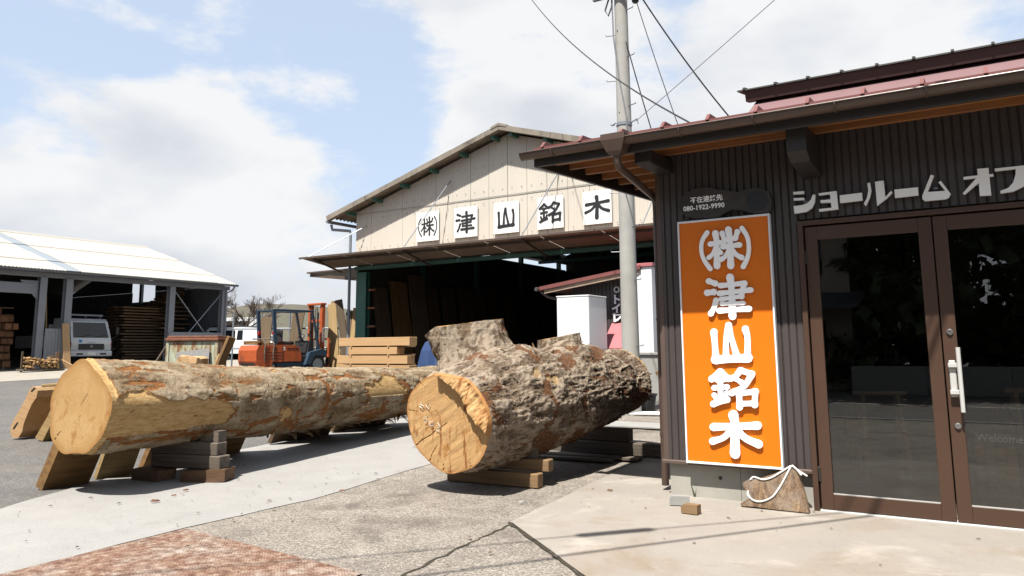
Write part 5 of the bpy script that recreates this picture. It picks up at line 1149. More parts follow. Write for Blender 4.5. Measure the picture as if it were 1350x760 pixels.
cable((PX + 0.13, PY - 0.10, 7.05), (-5.2, 13.25, 5.0), 0.03, 0.011, 'cable_black', 'cable leaving the pole shaft steeply down to the showroom roof')
cable((PX + 0.25, PY - 0.05, 5.5), (1.2, 10.6, 8.6), 0.05, 0.006, 'cable_grey', 'thin grey stay wire rising from the pole band')
# lines over the street whose shadows cross the entrance pad
for i, (p, q, r) in enumerate((((-2.97, 4.91), (-1.84, 6.29), 0.012), ((-2.67, 4.50), (-1.22, 6.72), 0.020))):
    p, q = Vector(p), Vector(q); d = (q - p).normalized(); h_ = 6.0; off = Vector((SUN_DIR.x, SUN_DIR.y)) / -SUN_DIR.z * h_
    a, b = p - d * 26 - off, q + d * 5.2 - off
    a3, b3 = Vector((a.x, a.y, h_ + 0.3)), Vector((b.x, b.y, h_ - 0.06))
    cable(a3, b3, 0.0, r, 'cable_black', ('thin telephone line over the forecourt', 'thick service line over the forecourt')[i])
    if i == 0:
        m = Vector(((-2.55 - off.x), (5.42 - off.y), 0)); t_ = (Vector((m.x, m.y)) - a).length / (b - a).length; c = a3.lerp(b3, t_); dd = (b3 - a3).normalized()
        tag(MB().tube([c - dd * 0.32, c - dd * 0.28, c + dd * 0.28, c + dd * 0.32], [0.02, 0.055, 0.055, 0.02], 12).build('cable_closure', 'black_plastic'), 'black cable joint box hanging on the telephone line', 'cable box')

# ------------------------------------------------------------------ open storage shed
SH = wthing('storage_shed', 'long open-fronted storage shed with a cream corrugated roof and grey posts', 'shed', (-31.0, 20.0, 0.72))
SX, RX, EZ, RZ_ = -30.55, -38.0, 4.46, 6.79; YE = 23.85
def rslope(t): return Vector((SX + (RX - SX) * t, 0, EZ + (RZ_ - EZ) * t))
for (ya, yb, mat, dz) in ((-12.0, 15.95, 'shed_roof', 0.0), (15.95, 16.50, 'shed_strip', 0.02), (16.50, YE, 'shed_roof', 0.0)):
    for k in range(5):
        a, b = rslope(k / 5), rslope(min(1, (k + 1) / 5 + 0.01)); L = b - a
        mb = MB().corrugated((a.x, ya, a.z + 0.03 * k * 0 + 0.022 * (k % 2) + dz), (0, 1, 0), yb - ya, tuple(L), 0.13, 0.035 if mat == 'shed_roof' else 0.01, (0, 0, 1)); mb.build('roof_sheet', mat, SH, fix=False)
MB().add([(RX, -12, RZ_), (RX, YE, RZ_), (-45.5, YE, EZ), (-45.5, -12, EZ)], [(0, 1, 2, 3)]).build('rear_roof', 'shed_roof', SH)
MB().prism([(RX + 0.22, RZ_ - 0.035), (RX, RZ_ + 0.055), (RX - 0.22, RZ_ - 0.035), (RX, RZ_ + 0.075)], 'Y', -12, YE).build('ridge_cap', 'shed_roof', SH)
mb = MB(); gutter(mb, 0, 1, 0, 0, 0.09); me = mb.mesh('gutter'); me.materials.append(M['zinc_dark']); o = link('gutter', me, SH); o.matrix_basis = Matrix.Translation((SX + 0.06, -12, EZ - 0.02)) @ Matrix.Rotation(math.pi / 2, 4, 'Z') @ Matrix.Diagonal((YE + 12, 1, 1, 1))
MB().bbox((-31.1, -12, 4.20), (-30.9, YE - 0.1, 4.38), 0.01).build('eave_beam', 'shed_grey', SH)
def hpost(y, w=0.26, x=-31.0):
    z0 = gz(x, y); mb = MB(); mb.box((x - 0.13, y - w / 2, z0), (x - 0.105, y + w / 2, 4.20)); mb.box((x + 0.105, y - w / 2, z0), (x + 0.13, y + w / 2, 4.20)); mb.box((x - 0.105, y - 0.012, z0), (x + 0.105, y + 0.012, 4.20)); mb.build('steel_post', 'shed_grey', SH)
for y in (2.0, 9.0, 15.30, 16.28, 20.75, 23.45): hpost(y)
MB().prism([(15.17, 3.3), (15.17, 4.05), (14.5, 4.05)], 'X', -31.02, -30.99).build('knee_plate', 'shed_grey', SH)
MB().bbox((-31.05, 8.9, 3.55), (-30.97, 15.16, 3.95), 0.01).build('header', 'shed_grey', SH)
MB().corrugated((-30.84, 15.45, gz(-31, 15.9)), (0, 1, 0), 0.86, (0, 0, 1.52), 0.12, 0.02, (1, 0, 0)).build('wall_panel', 'shed_grey', SH, fix=False)
MB().corrugated((-30.84, 20.65, 0.8), (0, 1, 0), 2.8, (0, 0, 1.40), 0.12, 0.02, (1, 0, 0)).build('low_wall', 'shed_grey', SH, fix=False)
for a, b in (((-30.95, 20.9, 4.0), (-30.95, 23.3, 1.3)), ((-30.95, 20.9, 1.3), (-30.95, 23.3, 4.0))): MB().tube([a, b], 0.025, 6).build('cross_brace', 'zinc', SH)
MB().tube([(SX + 0.02, YE - 0.1, 4.42), (SX - 0.1, YE - 0.15, 4.2), (-30.83, YE - 0.33, 4.05), (-30.83, YE - 0.33, 0.85)], 0.045, 8).build('downpipe', 'shed_grey', SH)
# end wall in pieces round an opening high up
MB().corrugated((-31.1, YE - 0.25, 0.8), (-1, 0, 0), 5.5, (0, 0, 3.6), 0.18, 0.03, (0, 1, 0)).build('end_wall', 'zinc_dark', SH, fix=False)
MB().corrugated((-36.6, YE - 0.25, 0.8), (-1, 0, 0), 2.0, (0, 0, 3.1), 0.18, 0.03, (0, 1, 0)).build('end_wall', 'zinc_dark', SH, fix=False)
MB().corrugated((-38.6, YE - 0.25, 0.8), (-1, 0, 0), 6.4, (0, 0, 3.6), 0.18, 0.03, (0, 1, 0)).build('end_wall', 'zinc_dark', SH, fix=False)
MB().add([(-31.1, YE - 0.26, 4.40), (-36.6, YE - 0.26, 4.40), (-36.6, YE - 0.26, 6.3)], [(0, 1, 2)]).build('end_gable', 'zinc_dark', SH)
MB().add([(-36.6, YE - 0.26, 5.0), (-38.6, YE - 0.26, 5.0), (-38.6, YE - 0.26, 6.55), (RX, YE - 0.26, RZ_ - 0.05), (-36.6, YE - 0.26, 6.3)], [(0, 1, 2, 3, 4)]).build('end_gable', 'zinc_dark', SH)
MB().add([(-38.6, YE - 0.26, 4.40), (-45.0, YE - 0.26, 4.40), (-38.6, YE - 0.26, 6.55)], [(0, 1, 2)]).build('end_gable', 'zinc_dark', SH)
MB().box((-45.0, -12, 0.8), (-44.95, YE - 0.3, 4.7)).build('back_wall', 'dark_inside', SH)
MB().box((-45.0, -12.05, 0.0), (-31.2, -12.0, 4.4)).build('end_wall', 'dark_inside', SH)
for y in (9, 15.3, 20.75): MB().beam((-31.0, y, 4.2), (RX, y, RZ_ - 0.15), 0.12, 0.25).build('rafter', 'zinc_dark', SH)
for t_ in (0.2, 0.4, 0.6, 0.8): p = rslope(t_); MB().box((p.x - 0.04, -12, p.z - 0.16), (p.x + 0.04, YE - 0.3, p.z - 0.04)).build('purlin', 'zinc_dark', SH)

MB().box((-37.75, YE - 0.4, 3.8), (-37.55, YE - 0.28, 5.1)).build('inner_post', 'zinc_dark', SH)
# stacked square timbers, sawn ends outward
G = 'square timbers stacked in the shed'; z = 0.80; row = 0
while z < 2.85:
    y = 11.6 + random.uniform(0, 0.15); h_ = random.choice((0.22, 0.24, 0.25)); y_end = 15.12 if z < 2.6 else 14.6
    while y < y_end - 0.16:
        w = random.choice((0.20, 0.22, 0.25, 0.30))
        x = -32.2 + random.uniform(-0.18, 0.05); L = 3.0
        timber('square_timber', L, min(w, y_end - y), h_, (x - L / 2, y + w / 2, z + h_ / 2), (0, 0, 0), 'stack_timber', 'square reddish timber with its sawn end outward in the shed stack', 'timber', G, 0.006)
        y += w + random.uniform(0.01, 0.08)
    z += h_; row += 1
    for x in (-32.5, -34.6): timber('sticker', 3.4, 0.06, 0.055, (x, 13.35, z + 0.028), (0, 0, math.pi / 2), 'stack_board', 'thin spacer stick between layers of the square timber stack', 'spacer', 'spacers in the square timber stack', 0.004)
    z += 0.056
for y in (11.9, 14.7): timber('ground_bearer', 3.2, 0.12, 0.10, (-33.7, y, 0.745), (0, 0, 0), 'old_beam', 'bearer on the shed floor under the square timber stack', 'beam', 'bearers under the square timber stack')
# boards stacked with gaps
G = 'boards stacked behind the truck'; z = 0.93
for k in range(19):
    for x in (-33.4, -33.9, -34.4):
        L = random.uniform(2.3, 2.75); timber('stacked_board', L, 0.42, 0.075, (x, 21.2 + random.uniform(-0.12, 0.12), z + 0.04), (0, 0, math.pi / 2 + R(random.uniform(-1.5, 1.5))), 'stack_board', 'long thin board in the tall stack beside the truck', 'board', G, 0.004)
    z += 0.131
for k in range(8): timber('stacked_board', 1.9 - 0.18 * k, 0.42, 0.08, (-34.0, 22.4 + 0.09 * k, 3.46 + 0.125 * k), (0, 0, math.pi / 2), 'stack_board', 'short board in the stepped top of the tall stack beside the truck', 'board', 'stepped boards on top of the tall stack', 0.004)
G = 'boards stacked behind the low wall'; z = 2.2
for k in range(8):
    L = random.uniform(0.7, 1.5); timber('stacked_board', L, 0.42, 0.07, (-33.0, 22.3 + random.uniform(-0.2, 0.2), z), (0, 0, math.pi / 2), 'stack_board', 'short board in the uneven stack above the low shed wall', 'board', G, 0.004); z += random.uniform(0.16, 0.26)
# rack of split firewood
fr = thing('firewood_rack', 'low wooden rack holding split firewood in front of the shed', 'rack', (-29.5, 14.75, gz(-29.5, 14.75)))
for y in (-0.66, 0.62): MB().bbox((-0.03, y - 0.03, 0), (0.03, y + 0.03, 0.72), 0.004).build('upright', 'brown_board', fr)
MB().bbox((-0.25, -0.72, 0.03), (0.25, 0.72, 0.10), 0.006).build('deck', 'old_beam', fr)
for k in range(64):
    r = random.uniform(0.028, 0.055); y = 14.75 + random.uniform(-0.56, 0.52); z = gz(-29.5, 14.75) + 0.13 + 0.055 * (k // 10) + random.uniform(0, 0.02)
    L = random.uniform(0.3, 0.5); mb = MB(); n = 6; mb.tube([(-L / 2, 0, 0), (L / 2, 0, 0)], r, n)
    o = mb.build('firewood_stick', 'firewood'); o.location = (-29.45 + random.uniform(-0.05, 0.05), y, z); o.rotation_euler = (random.random() * 3, R(random.uniform(-8, 8)), R(random.uniform(-14, 14))); tag(o, 'split firewood stick piled on the low rack by the shed', 'firewood', 'split firewood on the rack')
def leaning(name, L, W, T, base, top, mat, label, cat='board', group=None):
    a, b = Vector(base), Vector(top); d = (b - a).normalized(); s_ = Vector((0, 1, 0)); s_ = (s_ - d * s_.dot(d)).normalized(); n = d.cross(s_)
    o = MB().bbox((0, -W / 2, -T / 2), ((b - a).length, W / 2, T / 2), 0.005).build(name, mat); m = Matrix((d, s_, n)).transposed().to_4x4(); m.translation = a; o.matrix_world = m
    return tag(o, label, cat, group)
g_ = gz(-30.6, 16.2)
leaning('pale_board', 1, 0.27, 0.05, (-30.45, 16.18, g_ + 0.01), (-30.72, 16.14, g_ + 1.72), 'fresh_timber', 'wide pale board leaning on the grey panel beside the truck')
leaning('thin_pole', 1, 0.05, 0.05, (-31.3, 15.85, g_ + 0.01), (-31.25, 15.55, 4.05), 'yellow_board', 'long thin wooden pole leaning inside the shed above the grey panel')
for i, (y, h_) in enumerate(((15.55, 0.5), (15.75, 0.62))): leaning('short_post', 1, 0.11, 0.1, (-30.35, y, g_ + 0.01), (-30.42, y + 0.02, g_ + h_), 'block_brown', ('shorter', 'taller')[i] + ' dark wooden post leaning on the grey shed panel', 'post')
leaning('white_batten', 1, 0.05, 0.03, (-29.2, 16.0, g_ - 0.02), (-29.55, 15.35, g_ + 0.42), 'fresh_timber', 'white batten leaning on the firewood rack', 'batten')

# ------------------------------------------------------------------ vehicles
def wheel(parent, x, y, r, w):
    t_ = MB().lathe([(r * 0.62, -w / 2), (r * 0.94, -w / 2), (r, -w * 0.3), (r, w * 0.3), (r * 0.94, w / 2), (r * 0.62, w / 2)], (x, y, r), 'Y', 24).build('wheel', 'tyre', parent)
    MB().lathe([(r * 0.6, -w / 2 - 0.004), (r * 0.3, -w / 2 + 0.03), (r * 0.3, w / 2 - 0.03), (r * 0.6, w / 2 + 0.004)], (x, y, r), 'Y', 18).build('rim', 'zinc', t_)
# small truck parked nose out
TK = thing('parked_truck', 'white light truck parked nose out inside the shed', 'truck', (-31.35, 17.55, gz(-31.35, 17.5)))
mb = MB(); prof = [(0.0, 0.62), (0.03, 0.95), (-0.02, 1.12), (-0.26, 1.80), (-0.42, 1.92), (-1.5, 1.94), (-1.5, 0.62)]
bm_y = 0.84
vs = [(x, -bm_y + (0.07 if z > 1.2 else 0.02), z) for x, z in prof] + [(x, bm_y - (0.07 if z > 1.2 else 0.02), z) for x, z in prof]
k = len(prof); mb.add(vs, [tuple(range(k)), tuple(range(2 * k - 1, k - 1, -1))] + [(i, i + k, (i + 1) % k + k, (i + 1) % k) for i in range(k)]); mb.build('cab', 'truck_white', TK)
MB().add([(0.0 - 0.02 + 0.008, -0.72, 1.15), (0.0 - 0.012, 0.72, 1.15), (-0.235, 0.66, 1.76), (-0.235, -0.66, 1.76)], [(0, 1, 2, 3)]).build('windscreen', 'car_glass', TK)
MB().beam((0.0, 0.05, 1.165), (-0.03, 0.62, 1.25), 0.012, 0.012).build('wiper', 'black_plastic', TK)
MB().beam((0.0, -0.60, 1.165), (-0.03, -0.05, 1.25), 0.012, 0.012).build('wiper', 'black_plastic', TK)
MB().bbox((0.022, -0.52, 0.66), (0.038, 0.52, 0.90), 0.006).build('grille', 'black_plastic', TK)
for s in (-1, 1):
    MB().bbox((0.015, s * 0.68 - 0.14, 0.65), (0.042, s * 0.68 + 0.14, 0.86), 0.012).build('headlight', 'lamp_glass', TK)
    MB().bbox((0.0, s * 0.815 - 0.02, 0.84), (0.03, s * 0.815 + 0.02, 0.95), 0.006).build('turn_signal', 'lamp_red', TK)
    MB().tube([(-0.15, s * 0.8, 1.6), (0.12, s * 1.0, 1.62), (0.12, s * 1.0, 1.2), (-0.02, s * 0.82, 1.1)], 0.014, 6).build('mirror_arm', 'black_plastic', TK)
    MB().bbox((0.10, s * 1.0 - 0.07, 1.28), (0.14, s * 1.0 + 0.07, 1.58), 0.015).build('mirror', 'black_plastic', TK)
    wheel(TK, -0.55, s * 0.70, 0.33, 0.2); wheel(TK, -3.1, s * 0.66, 0.33, 0.3)
bp = MB().bbox((-0.08, -0.86, 0.40), (0.08, 0.86, 0.62), 0.03).build('bumper', 'truck_white', TK)
for s in (-1, 1): MB().bbox((0.0801, s * 0.48 - 0.13, 0.46), (0.084, s * 0.48 + 0.13, 0.53), 0.003).build('bumper_slot', 'black_plastic', bp)
for s in (-1, 1): MB().bbox((0.0801, s * 0.76 - 0.06, 0.47), (0.085, s * 0.76 + 0.06, 0.54), 0.003).build('fog_lamp', 'lamp_glass', bp)
MB().bbox((0.0801, -0.17, 0.44), (0.088, 0.17, 0.56), 0.003).build('number_plate', 'board_white', bp)
em = MB(); 
for a in (90, 210, 330):
    c, q = math.cos(R(a)), math.sin(R(a)); em.add([(0.040, 0, 0.80), (0.040, c * 0.035 - q * 0.02, 0.80 + q * 0.035 + c * 0.02), (0.040, c * 0.07, 0.80 + q * 0.07), (0.040, c * 0.035 + q * 0.02, 0.80 + q * 0.035 - c * 0.02)], [(0, 1, 2, 3)])
em.build('emblem', 'lamp_glass', TK)
me = text_mesh('F U S O', 0.10, 0.003, 0.002, 'CENTER'); me.materials.append(M['lamp_glass']); link('lettering', me, TK, Matrix.Translation((0.042, 0, 0.905)) @ FACE['+X'])
MB().lathe([(0.065, 0.022), (0.065, 0.028)], (0, -0.45, 1.0), 'X', 20).build('round_sticker', 'blue_dot', TK)
mb = MB(); mb.box((-1.7, -0.85, 0.75), (-4.3, 0.85, 0.85)); cbx = mb.build('cargo_bed', 'truck_white', TK)
for lo, hi in (((-1.72, -0.85, 0.8505), (-1.68, 0.85, 1.7)), ((-4.3, -0.86, 0.8505), (-1.73, -0.83, 1.25)), ((-4.3, 0.83, 0.8505), (-1.73, 0.86, 1.25))): MB().box(lo, hi).build('side_board', 'truck_white', cbx)
MB().bbox((-4.3, -0.3, 0.45), (-0.2, 0.3, 0.6), 0.01).build('chassis', 'black_plastic', TK)
rk = MB().tube([(-0.55, -0.70, 2.07), (-0.55, 0.70, 2.07)], 0.04, 8).build('roof_rack', 'zinc', TK)
for s in (-0.6, 0, 0.6): MB().tube([(-0.55, s, 1.93), (-0.55, s, 2.04)], 0.02, 6).build('rack_foot', 'zinc', rk)

def small_car(name, loc, rz, L, W, H, label, style):
    """side profile lofted across the width with a narrower glasshouse"""
    t_ = thing(name, label, 'car', loc, rz); h = H; b = 0.28
    lower = [(0, b), (0.02, 0.62 * h * 0.8), (0.10, 0.52 * h), (L - 0.05, 0.52 * h), (L, 0.48 * h), (L, b)] if style == 'van' else [(0, b), (0.0, 0.5 * h), (0.08, 0.56 * h), (L * 0.74, 0.56 * h), (L * 0.98, 0.50 * h), (L, b)]
    MB().prism(lower, 'Y', -W / 2, W / 2).build('body', 'car_white', t_)
    up = [(0.06, 0.515 * h), (0.12, 0.93 * h), (0.25, h), (L * 0.78, h), (L * 0.93, 0.515 * h)] if style == 'van' else [(0.06, 0.555 * h), (0.14, 0.93 * h), (0.3, h), (L * 0.58, h), (L * 0.75, 0.555 * h)]
    k = len(up); vs = []
    for s in (-1, 1): vs += [(x, s * (W / 2 - 0.02 - 0.10 * (z - 0.5 * h) / (0.5 * h)), z) for x, z in up]
    MB().add(vs, [tuple(range(k)), tuple(range(2 * k - 1, k - 1, -1))] + [(i, i + k, (i + 1) % k + k, (i + 1) % k) for i in range(k)]).build('cabin', 'car_white', t_)
    z0, z1 = 0.60 * h, 0.90 * h
    def yy(z): return W / 2 - 0.02 - 0.10 * (z - 0.5 * h) / (0.5 * h) + 0.004
    spans = [(0.22, 0.98), (1.06, 1.85), (1.93, L * 0.76)] if style == 'van' else [(0.25, 0.9), (0.98, 1.7), (1.78, L * 0.60)]
    for s in (-1, 1):
        for a, c in spans: MB().add([(a, s * yy(z0), z0), (c, s * yy(z0), z0), (c - 0.03, s * yy(z1), z1), (a + 0.02, s * yy(z1), z1)], [(0, 1, 2, 3)]).build('window', 'car_glass', t_)
        wheel(t_, L * 0.19, s * (W / 2 - 0.1), 0.31, 0.19); wheel(t_, L * 0.80, s * (W / 2 - 0.1), 0.31, 0.19)
        MB().bbox((-0.02, s * (W / 2 - 0.12) - 0.07, 0.5 * h), (0.02, s * (W / 2 - 0.12) + 0.07, 0.62 * h), 0.01).build('tail_light', 'lamp_red', t_)
    MB().add([(0.068, -W / 2 + 0.18, z0), (0.068, W / 2 - 0.18, z0), (0.112, W / 2 - 0.22, z1), (0.112, -W / 2 + 0.22, z1)], [(0, 1, 2, 3)]).build('rear_window', 'car_glass', t_)
    if style == 'suv':
        for s in (-1, 1): MB().tube([(0.35, s * (W / 2 - 0.16), h + 0.06), (L * 0.56, s * (W / 2 - 0.16), h + 0.06)], 0.025, 6).build('roof_rail', 'black_plastic', t_)
        MB().bbox((0.28, -W / 2 + 0.14, h + 0.002), (L * 0.57, W / 2 - 0.14, h + 0.03), 0.01).build('roof_panel', 'black_plastic', t_)
    return t_
small_car('parked_car', (-32.2, 23.95, gz(-32, 24) - 0.02), R(18), 3.5, 1.7, 1.50, 'white estate car with a black roof and rails parked beyond the shed end', 'suv')
small_car('parked_van', (-38.6, 28.9, gz(-38.5, 29) + 0.02), R(16), 3.4, 1.5, 1.98, 'white van parked behind the white estate car', 'van')

# forklift
FK = thing('forklift', 'orange and dark blue forklift truck standing side on in the yard', 'forklift', (-20.85, 16.80, gz(-20.85, 16.8)), R(82))
MB().bbox((0.25, -0.50, 0.16), (2.25, 0.50, 0.42), 0.03).build('chassis', 'fork_blue', FK)
mb = MB(); mb.prism([(0.06, 0.28), (0.0, 0.45), (0.0, 0.80), (0.08, 0.96), (0.95, 0.98), (0.95, 0.42), (0.6, 0.42), (0.55, 0.28)], 'Y', -0.54, 0.54); mb.build('counterweight', 'fork_orange', FK)
for s in (-1, 1):
    for z in (0.52, 0.62, 0.72): MB().box((0.35, s * 0.5401 - 0.004, z), (0.93, s * 0.5401 + 0.004, z + 0.018)).build('groove', 'fork_black', FK)
MB().prism([(0.955, 0.43), (0.955, 0.97), (1.45, 0.97), (1.62, 0.88), (1.70, 0.60), (1.70, 0.43)], 'Y', -0.52, 0.52).build('engine_hood', 'fork_orange', FK)
MB().bbox((0.02, -0.42, 0.2), (0.06, 0.42, 0.44), 0.01).build('radiator_grille', 'fork_black', FK)
MB().bbox((1.7, -0.5, 0.42), (2.2, 0.5, 0.62), 0.02).build('step', 'fork_black', FK)
MB().prism([(2.0, 0.62), (2.28, 0.62), (2.24, 1.12), (2.08, 1.12)], 'Y', -0.42, 0.42).build('dashboard', 'fork_black', FK)
sw = MB().tube([(2.02 + 0.10 * math.cos(a) * 0.7, 0.17 * math.sin(a), 1.24 + 0.10 * math.cos(a)) for a in [i * math.pi / 8 for i in range(17)]], 0.014, 6).build('steering_wheel', 'fork_black', FK)
MB().tube([(2.12, 0, 1.10), (2.02, 0, 1.24)], 0.025, 6).build('steering_column', 'fork_black', FK)
st = MB().bbox((1.15, -0.24, 0.98), (1.62, 0.24, 1.10), 0.04).build('seat', 'fork_black', FK); MB().bbox((1.06, -0.23, 1.05), (1.17, 0.23, 1.50), 0.04).build('backrest', 'fork_black', st)
gd = MB().bbox((0.58, -0.50, 2.08), (2.18, -0.44, 2.15), 0.01).build('overhead_guard', 'fork_blue', FK)
MB().bbox((0.58, 0.44, 2.08), (2.18, 0.50, 2.15), 0.01).build('guard_rail', 'fork_blue', gd)
for k in range(6): MB().bbox((0.62 + k * 0.3, -0.439, 2.09), (0.67 + k * 0.3, 0.439, 2.13), 0.006).build('guard_bar', 'fork_blue', gd)
for s in (-1, 1):
    MB().beam((0.72, s * 0.47, 0.95), (0.62, s * 0.47, 2.09), 0.075, 0.11, (1, 0, 0)).build('guard_post', 'fork_blue', gd)
    MB().beam((2.42, s * 0.49, 0.80), (2.12, s * 0.47, 2.09), 0.06, 0.07, (1, 0, 0)).build('guard_post', 'fork_blue', gd)
    MB().prism([(1.80, 0.32), (1.95, 0.72), (2.45, 0.84), (2.62, 0.78), (2.66, 0.55), (2.55, 0.60), (2.15, 0.62), (2.0, 0.32)], 'Y', s * 0.545 - 0.09, s * 0.545 + 0.09).build('fender', 'fork_blue', FK)
    MB().bbox((0.62, s * 0.43 - 0.04, 1.30), (0.70, s * 0.43 + 0.04, 1.42), 0.01).build('rear_lamp', 'lamp_red', FK)
    wheel(FK, 0.55, s * 0.44, 0.24, 0.17); wheel(FK, 2.28, s * 0.52, 0.32, 0.22)
    mr = MB().bbox((2.56, s * 0.36 - 0.05, 0.12), (2.70, s * 0.36 + 0.05, 2.38), 0.01).build('mast_rail', 'fork_orange', FK)
    MB().bbox((2.59, s * 0.27 - 0.035, 0.15), (2.69, s * 0.27 + 0.035, 2.34), 0.01).build('inner_rail', 'fork_orange', mr)
    MB().tube([(2.54, s * 0.20, 0.3), (2.54, s * 0.20, 2.1)], 0.035, 10).build('lift_cylinder', 'fork_black', mr)
    fk = MB().bbox((2.88, s * 0.30 - 0.05, 0.10), (2.93, s * 0.30 + 0.05, 0.62), 0.006).build('fork', 'fork_black', FK); MB().bbox((2.931, s * 0.30 - 0.05, 0.10), (3.9, s * 0.30 + 0.05, 0.14), 0.006).build('tine', 'fork_black', fk)
MB().bbox((2.50, -0.42, 2.36), (2.74, 0.42, 2.43), 0.01).build('mast_head', 'fork_orange', FK)
MB().bbox((2.55, -0.31, 1.75), (2.60, 0.31, 1.85), 0.01).build('mast_tie', 'fork_orange', FK)
for y in (-0.05, 0.05): MB().bbox((2.62, y - 0.012, 0.6), (2.64, y + 0.012, 2.3), 0.003).build('lift_chain', 'fork_black', FK)
cg = MB().bbox((2.80, -0.50, 0.55), (2.87, 0.50, 0.66), 0.008).build('carriage', 'fork_orange', FK)
MB().bbox((2.80, -0.50, 0.20), (2.87, 0.50, 0.30), 0.008).build('carriage_bar', 'fork_orange', cg)
for y in (-0.47, -0.16, 0.16, 0.47): MB().bbox((2.80, y - 0.03, 0.661), (2.86, y + 0.03, 1.15), 0.006).build('backrest_bar', 'fork_orange', cg)
MB().bbox((2.80, -0.50, 1.151), (2.86, 0.50, 1.21), 0.006).build('backrest_top', 'fork_orange', cg)
SIDE = Matrix.Rotation(math.pi / 2, 4, 'X')
me = text_mesh('TOYOTA', 0.11, 0.002, 0.002); me.materials.append(M['fork_black']); link('lettering', me, FK, Matrix.Translation((1.14, -0.5225, 0.80)) @ SIDE)
me = text_mesh('5', 0.16, 0.002, 0.004); me.materials.append(M['white_letter']); link('lettering', me, FK, Matrix.Translation((0.99, -0.5225, 0.79)) @ SIDE)
me = text_mesh('1.5   36', 0.15, 0.002, 0.002); me.materials.append(M['fork_black']); link('lettering', me, FK, Matrix.Translation((0.30, -0.5425, 0.80)) @ SIDE)
me = text_mesh('TOYOTA', 0.13, 0.002, 0.002); me.materials.append(M['white_frame']); link('lettering', me, FK, Matrix.Translation((2.585, -0.4125, 1.05)) @ SIDE @ Matrix.Rotation(math.pi / 2, 4, 'Z') @ Matrix.Translation((0, -0.09, 0)))
fm = Matrix.Translation(FK.location) @ Matrix.Rotation(R(82), 4, 'Z')
for k in range(7):
    L = random.uniform(0.75, 0.95); o = MB().bbox((-L / 2, -0.05, -0.03), (L / 2, 0.05, 0.03), 0.004).build('loose_timber', 'slab_wood')
    o.matrix_world = fm @ Matrix.Translation((0.16 + 0.13 * (k % 5), random.uniform(-0.05, 0.05), 1.015 + 0.062 * (k // 5))) @ Matrix.Rotation(math.pi / 2 + R(random.uniform(-4, 4)), 4, 'Z')
    tag(o, 'short timber offcut lying on the counterweight of the forklift', 'timber', 'offcuts lying on the forklift')
for x in (0.30, 0.62):
    o = MB().tube([(x, -0.56, 0.45), (x - 0.03, -0.57, 0.7), (x, -0.56, 0.99), (x, -0.40, 1.16), (x, 0.2, 1.17)], 0.022, 6).build('strap', 'old_beam'); o.matrix_world = fm; tag(o, ('worn strap hanging over the rear of the forklift', 'worn strap hanging by the guard post of the forklift')[x > 0.5], 'strap')

# rusty bin with a grey sheet, stump, leaning slab
RB = thing('rusty_bin', 'pale green steel bin streaked with rust in front of the shed wall', 'bin', (-21.95, 15.75, gz(-21.9, 15.7)), R(32.4))
def rusty():
    t = NT('rusty_green'); f = t.noise(5, 7, 0.72, t.vec((1, 1, 0.22)), 0.5); c = t.ramp(f, (0.40, lin('#b9c2b0')), (0.50, lin('#a9a486')), (0.56, lin('#8a5a38')), (0.7, lin('#6a3a22'))); t.color(c).rough(0.75).bump(f, 0.2, 0.01); M['rusty_green'] = t.m
rusty()
MB().bbox((-0.78, -0.45, 0.02), (0.78, 0.45, 1.12), 0.02).build('bin_body', 'rusty_green', RB)
for x in (-0.77, 0.77): MB().bbox((x - 0.05, -0.48, 0.02), (x + 0.05, -0.451, 1.12), 0.008).build('corner_rib', 'rusty_green', RB)
MB().bbox((-0.84, -0.52, 1.1205), (0.84, 0.5, 1.21), 0.015).build('rim', 'rust', RB)
MB().bbox((-0.80, -0.46, 1.2105), (0.80, 0.46, 1.28), 0.015).build('lid', 'rust', RB)
bl = Matrix.Translation((-21.95, 15.75, gz(-21.9, 15.7))) @ Matrix.Rotation(R(32.4), 4, 'Z')
o = MB().prism([(-0.40, 0.0), (0.62, 0.02), (0.58, 0.78), (-0.42, 0.66)], 'Y', -0.012, 0.012).build('grey_sheet', 'grey_sheet'); o.matrix_world = bl @ Matrix.Translation((0, -0.68, 0.12)) @ Matrix.Rotation(R(-12), 4, 'X'); tag(o, 'rough grey sheet leaning on the rusty bin', 'sheet')
leaning('round_pole', 1, 0.06, 0.06, (-23.3, 14.9, gz(-23, 15) + 0.01), (-22.6, 15.1, gz(-23, 15) + 1.0), 'old_beam', 'weathered pole leaning on the side of the rusty bin', 'pole')
o = rough_block('wood_chunk', 0.62, 0.5, 0.82, (-17.64, 12.49, gz(-17.6, 12.5) + 0.41), (0, 0, R(20)), 'fresh_timber', 'pale torn root chunk standing behind the long log', 0.16, 'wood chunk')
g2 = gz(-17, 12.9)
leaning('leaning_offcut', 1, 0.22, 0.10, (-17.2, 12.75, g2 + 0.01), (-16.83, 13.05, g2 + 1.32), 'slab_wood', 'long rough-edged slab piece leaning by the forklift', 'slab')
leaning('leaning_offcut', 1, 0.25, 0.06, (-17.35, 12.85, g2 + 0.01), (-17.22, 13.1, g2 + 0.86), 'yellow_board', 'short board leaning beside the torn root chunk', 'board')

